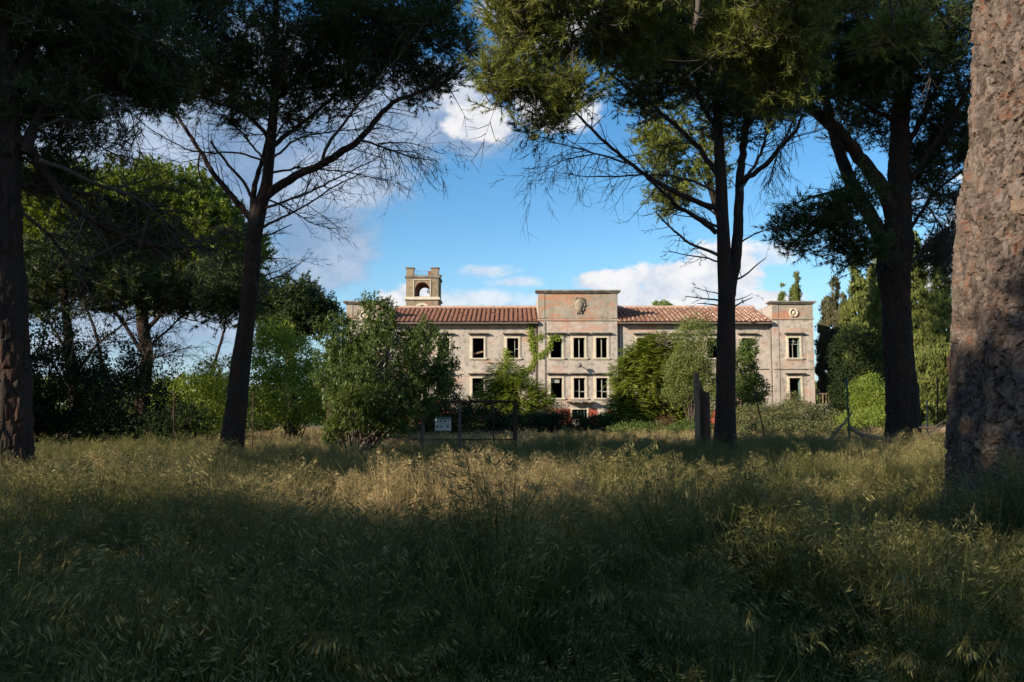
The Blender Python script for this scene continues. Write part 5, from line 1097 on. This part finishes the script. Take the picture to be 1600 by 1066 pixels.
def heads(mb, n, R, h0, h1, spike=.034, droop=.5, nsp=14, hl=.22):
    a = rng.uniform(0, 2*PI, n); rr = R*np.sqrt(rng.random(n)); b0 = np.stack([rr*np.cos(a), rr*np.sin(a), np.full(n, -.05)], -1); h = rng.uniform(h0, h1, n)
    ld = rng.normal(.6, 1.1, n); dx = np.stack([np.cos(ld), np.sin(ld), 0*ld], -1)
    K = 7; t = np.linspace(0, 1, K)[None, :, None]
    Pt = b0[:, None]+np.array([0, 0, 1.0])*(h[:, None, None]*(t-.12*droop*t**5))+dx[:, None]*(h[:, None, None]*(.10*t+.22*droop*t**5))
    tubes(mb, Pt, np.broadcast_to(np.linspace(.0017, .0009, K), (n, K)), 3, mat=1)
    top = Pt[:, -1]; d = norm(Pt[:, -1]-Pt[:, -2])
    m = n*nsp; s = rng.random(m); c = np.repeat(Pt[:, -2], nsp, 0)+np.repeat(Pt[:, -1]-Pt[:, -2], nsp, 0)*0
    c = np.repeat(top, nsp, 0)-np.repeat(d, nsp, 0)*(s*hl)[:, None]; rad = rdir(m)*np.array([1, 1, .4]); side = (.02+.06*s)[:, None]
    c2 = c+rad*side+np.array([0, 0, -.03*droop]); dd = norm(np.repeat(d, nsp, 0)*.7+rad*.45+np.array([0, 0, -.55*droop]))
    leaves(mb, c2, dd, rdir(m), spike*rng.uniform(.6, 1.3, m), spike*.2, 1, rng.random(m))
    # pedicels
    tubes(mb, np.stack([c, c2], 1), np.full((m, 2), .0006), 3, mat=1)
def weeds(mb, n, R, h0, h1):
    a = rng.uniform(0, 2*PI, n); rr = R*np.sqrt(rng.random(n)); h = rng.uniform(h0, h1, n); b0 = np.stack([rr*np.cos(a), rr*np.sin(a), 0*a-.05], -1)
    tp_ = b0+np.stack([rng.normal(0, .08, n), rng.normal(0, .08, n), h], -1); t = np.linspace(0, 1, 4)[None, :, None]
    tubes(mb, b0[:, None]*(1-t)+tp_[:, None]*t, np.broadcast_to(np.linspace(.004, .002, 4), (n, 4)), 4)
    k = 16; m = n*k; s_ = np.tile(np.linspace(.2, 1, k), n)[:, None]; c = np.repeat(b0, k, 0)*(1-s_)+np.repeat(tp_, k, 0)*s_
    d = norm(rdir(m)*np.array([1, 1, .2])+np.array([0, 0, .35])); leaves(mb, c, d, norm(np.array([0, 0, 1.0])+rdir(m)*.3), .11*(1.25-s_[:, 0]), .035*(1.3-s_[:, 0]), 0, rng.random(m)*.6, .05)
col_g = bpy.data.collections.new('grass_clumps')
def clump(i, spec):
    mb = MB()
    for k_, a_ in spec:
        dict(b=blade_set, h=heads, w=weeds)[k_](mb, *a_[0], **a_[1])
    o = mb.build('clump_%d' % i, [M['blade'], M['seed']]); C.objects.unlink(o); col_g.objects.link(o)
specs = [
    [('b', ((70, .20, .5, 1.0, .010), dict(lean=.3, bend=.5)))], [('b', ((60, .2, .4, .9, .009), dict(bend=.8, stiff=3)))],
    [('b', ((50, .2, .45, .95, .009), dict(bend=.6))), ('h', ((8, .2, .8, 1.15), dict(spike=.042)))], [('b', ((50, .25, .4, .8, .008), dict(lean=.5))), ('h', ((9, .22, .7, 1.1), dict(droop=1.1, spike=.044, nsp=20)))],
    [('b', ((50, .2, .45, .95, .009), dict(lean=.2, bend=.4))), ('h', ((7, .2, .75, 1.1), dict(droop=.4, spike=.026, nsp=44, hl=.15)))], [('b', ((80, .28, .3, .65, .007), dict(bend=.8)))],
    [('b', ((45, .12, .75, 1.2, .009), dict(lean=.15, bend=.4))), ('h', ((5, .1, .95, 1.25), dict(droop=.7, spike=.04, nsp=20)))],
    [('b', ((26, .25, .25, .6, .008), dict(bend=.9, lean=.8)))],
    [('b', ((30, .15, .5, 1.0, .010), dict(lean=.2))), ('h', ((6, .08, 1.0, 1.3), dict(droop=1.4, spike=.048, nsp=30, hl=.30)))],
    [('b', ((30, .2, .3, .7, .008), {})), ('w', ((9, .18, .35, .8), {}))],
]
for i, s_ in enumerate(specs): clump(i, s_)
col_f = bpy.data.collections.new('grass_clumps_far')
def clumpf(i, nb, nh):
    mb = MB(); blade_set(mb, nb, .5, .3, .62, .016); 
    if nh: heads(mb, nh, .45, .55, .8, spike=.07, nsp=8)
    o = mb.build('farclump_%d' % i, [M['blade'], M['seed']]); C.objects.unlink(o); col_f.objects.link(o)
for i, (a, b_) in enumerate(((60, 10), (70, 6), (55, 14), (70, 0))): clumpf(i, a, b_)
def scatter(name, label, pts, scl, dry, col, cat='grass'):
    n = len(pts); me = bpy.data.meshes.new(name); me.vertices.add(n); me.vertices.foreach_set('co', pts.ravel().astype(np.float32))
    for nm, arr in (('scl', scl), ('dry', dry), ('rot', rng.uniform(0, 2*PI, n)), ('lean', rng.normal(0, .10, n))):
        a = me.attributes.new(nm, 'FLOAT', 'POINT'); a.data.foreach_set('value', np.asarray(arr, np.float32))
    o = bpy.data.objects.new(name, me); C.objects.link(o); tag(o, label, cat, kind='stuff')
    ng = bpy.data.node_groups.new(name, 'GeometryNodeTree'); ng.interface.new_socket('Geometry', in_out='INPUT', socket_type='NodeSocketGeometry'); ng.interface.new_socket('Geometry', in_out='OUTPUT', socket_type='NodeSocketGeometry')
    gi = ng.nodes.new('NodeGroupInput'); go = ng.nodes.new('NodeGroupOutput'); ci = ng.nodes.new('GeometryNodeCollectionInfo'); ci.inputs['Collection'].default_value = col; ci.inputs['Separate Children'].default_value = True; ci.inputs['Reset Children'].default_value = True
    ip = ng.nodes.new('GeometryNodeInstanceOnPoints'); ip.inputs['Pick Instance'].default_value = True
    def na(nm): a = ng.nodes.new('GeometryNodeInputNamedAttribute'); a.data_type = 'FLOAT'; a.inputs['Name'].default_value = nm; return a.outputs['Attribute']
    cv = ng.nodes.new('ShaderNodeCombineXYZ'); ng.links.new(na('lean'), cv.inputs[0]); ng.links.new(na('lean'), cv.inputs[1]); ng.links.new(na('rot'), cv.inputs[2])
    e2r = ng.nodes.new('FunctionNodeEulerToRotation'); ng.links.new(cv.outputs[0], e2r.inputs[0])
    mp = ng.nodes.new('GeometryNodeMeshToPoints')
    ng.links.new(gi.outputs[0], mp.inputs['Mesh']); ng.links.new(mp.outputs[0], ip.inputs['Points']); ng.links.new(ci.outputs[0], ip.inputs['Instance'])
    ri = ng.nodes.new('FunctionNodeRandomValue'); ri.data_type = 'INT'; [x for x in ri.inputs if x.name == 'Max' and x.type == 'INT'][0].default_value = 50
    ng.links.new([x for x in ri.outputs if x.type == 'INT'][0], ip.inputs['Instance Index'])
    ng.links.new(e2r.outputs[0], ip.inputs['Rotation']); ng.links.new(na('scl'), ip.inputs['Scale']); ng.links.new(ip.outputs[0], go.inputs[0])
    md = o.modifiers.new('scatter', 'NODES'); md.node_group = ng
    return o
def field(n, y0, y1, margin=2.5, power=1.0):
    y = y0+(y1-y0)*rng.random(n)**power; x = (rng.random(n)*2-1)*(.62*y+margin)
    return x, y
def dry_sunlit(x, y):
    p = np.stack([x*.35, y*.28, 0*x], -1); d = .08+1.0*(vnoise(p, 31)-.5)+.5*(vnoise(p*3, 32)-.5)
    d += .9*np.exp(-(((x+.9)/1.3)**2+((y-9.2)/2.2)**2)); d += .25*np.exp(-(((x-5.2)/1.2)**2+((y-4.5)/1.2)**2))+.15*np.exp(-((x+6)/4)**2-((y-11)/5)**2); d += np.clip((y-24)/12, 0, .85)  # straw tone, with the sunlit patches of the clearing put into it
    return np.clip(d+rng.normal(0, .1, len(x)), 0, 1)
x, y = field(4200, 1.5, 9.0, 2.0, .8); x2, y2 = field(11000, 8.0, 31, 3.0, .85)
x = np.concatenate([x, x2]); y = np.concatenate([y, y2])
keep = ~((np.abs(x) < .5) & (y < 2.2)); x, y = x[keep], y[keep]
z = ground_z(x, y); scl = .72+.55*(vnoise(np.stack([x*.6, y*.6, 0*x], -1), 41)-.3)+.35*(vnoise(np.stack([x*2.2, y*2.2, 0*x], -1), 43)-.4)+rng.normal(0, .09, len(x)); scl = np.clip(scl, .5, 1.25)
scl *= 1+.45*np.exp(-(((x-4.9)/1.3)**2+((y-7.2)/1.0)**2)); scl = np.minimum(scl, 1.5); scl *= 1-.4*np.exp(-(((x+2.6)/3.6)**4+((y-27.5)/3.2)**4)); scl *= np.where(y < 4, .88, 1); scl *= 1-.45*np.exp(-(((x+.9)/1.5)**2+((y-8.4)/1.5)**2))
scatter('meadow_grass', 'tall seeding meadow grass of the foreground, green and straw mixed', np.stack([x, y, z], -1), scl, dry_sunlit(x, y), col_g)
x, y = field(9500, 29, 79, 4, .9); keep = y < 79.3; x, y = x[keep], y[keep]
scatter('far_meadow_grass', 'dry pale grass of the meadow in front of the villa', np.stack([x, y, ground_z(x, y)], -1), np.clip(.9+rng.normal(0, .2, len(x)), .5, 1.4), dry_sunlit(x, y), col_f)
for o in bpy.data.objects:
    if '_w' in o: del o['_w']
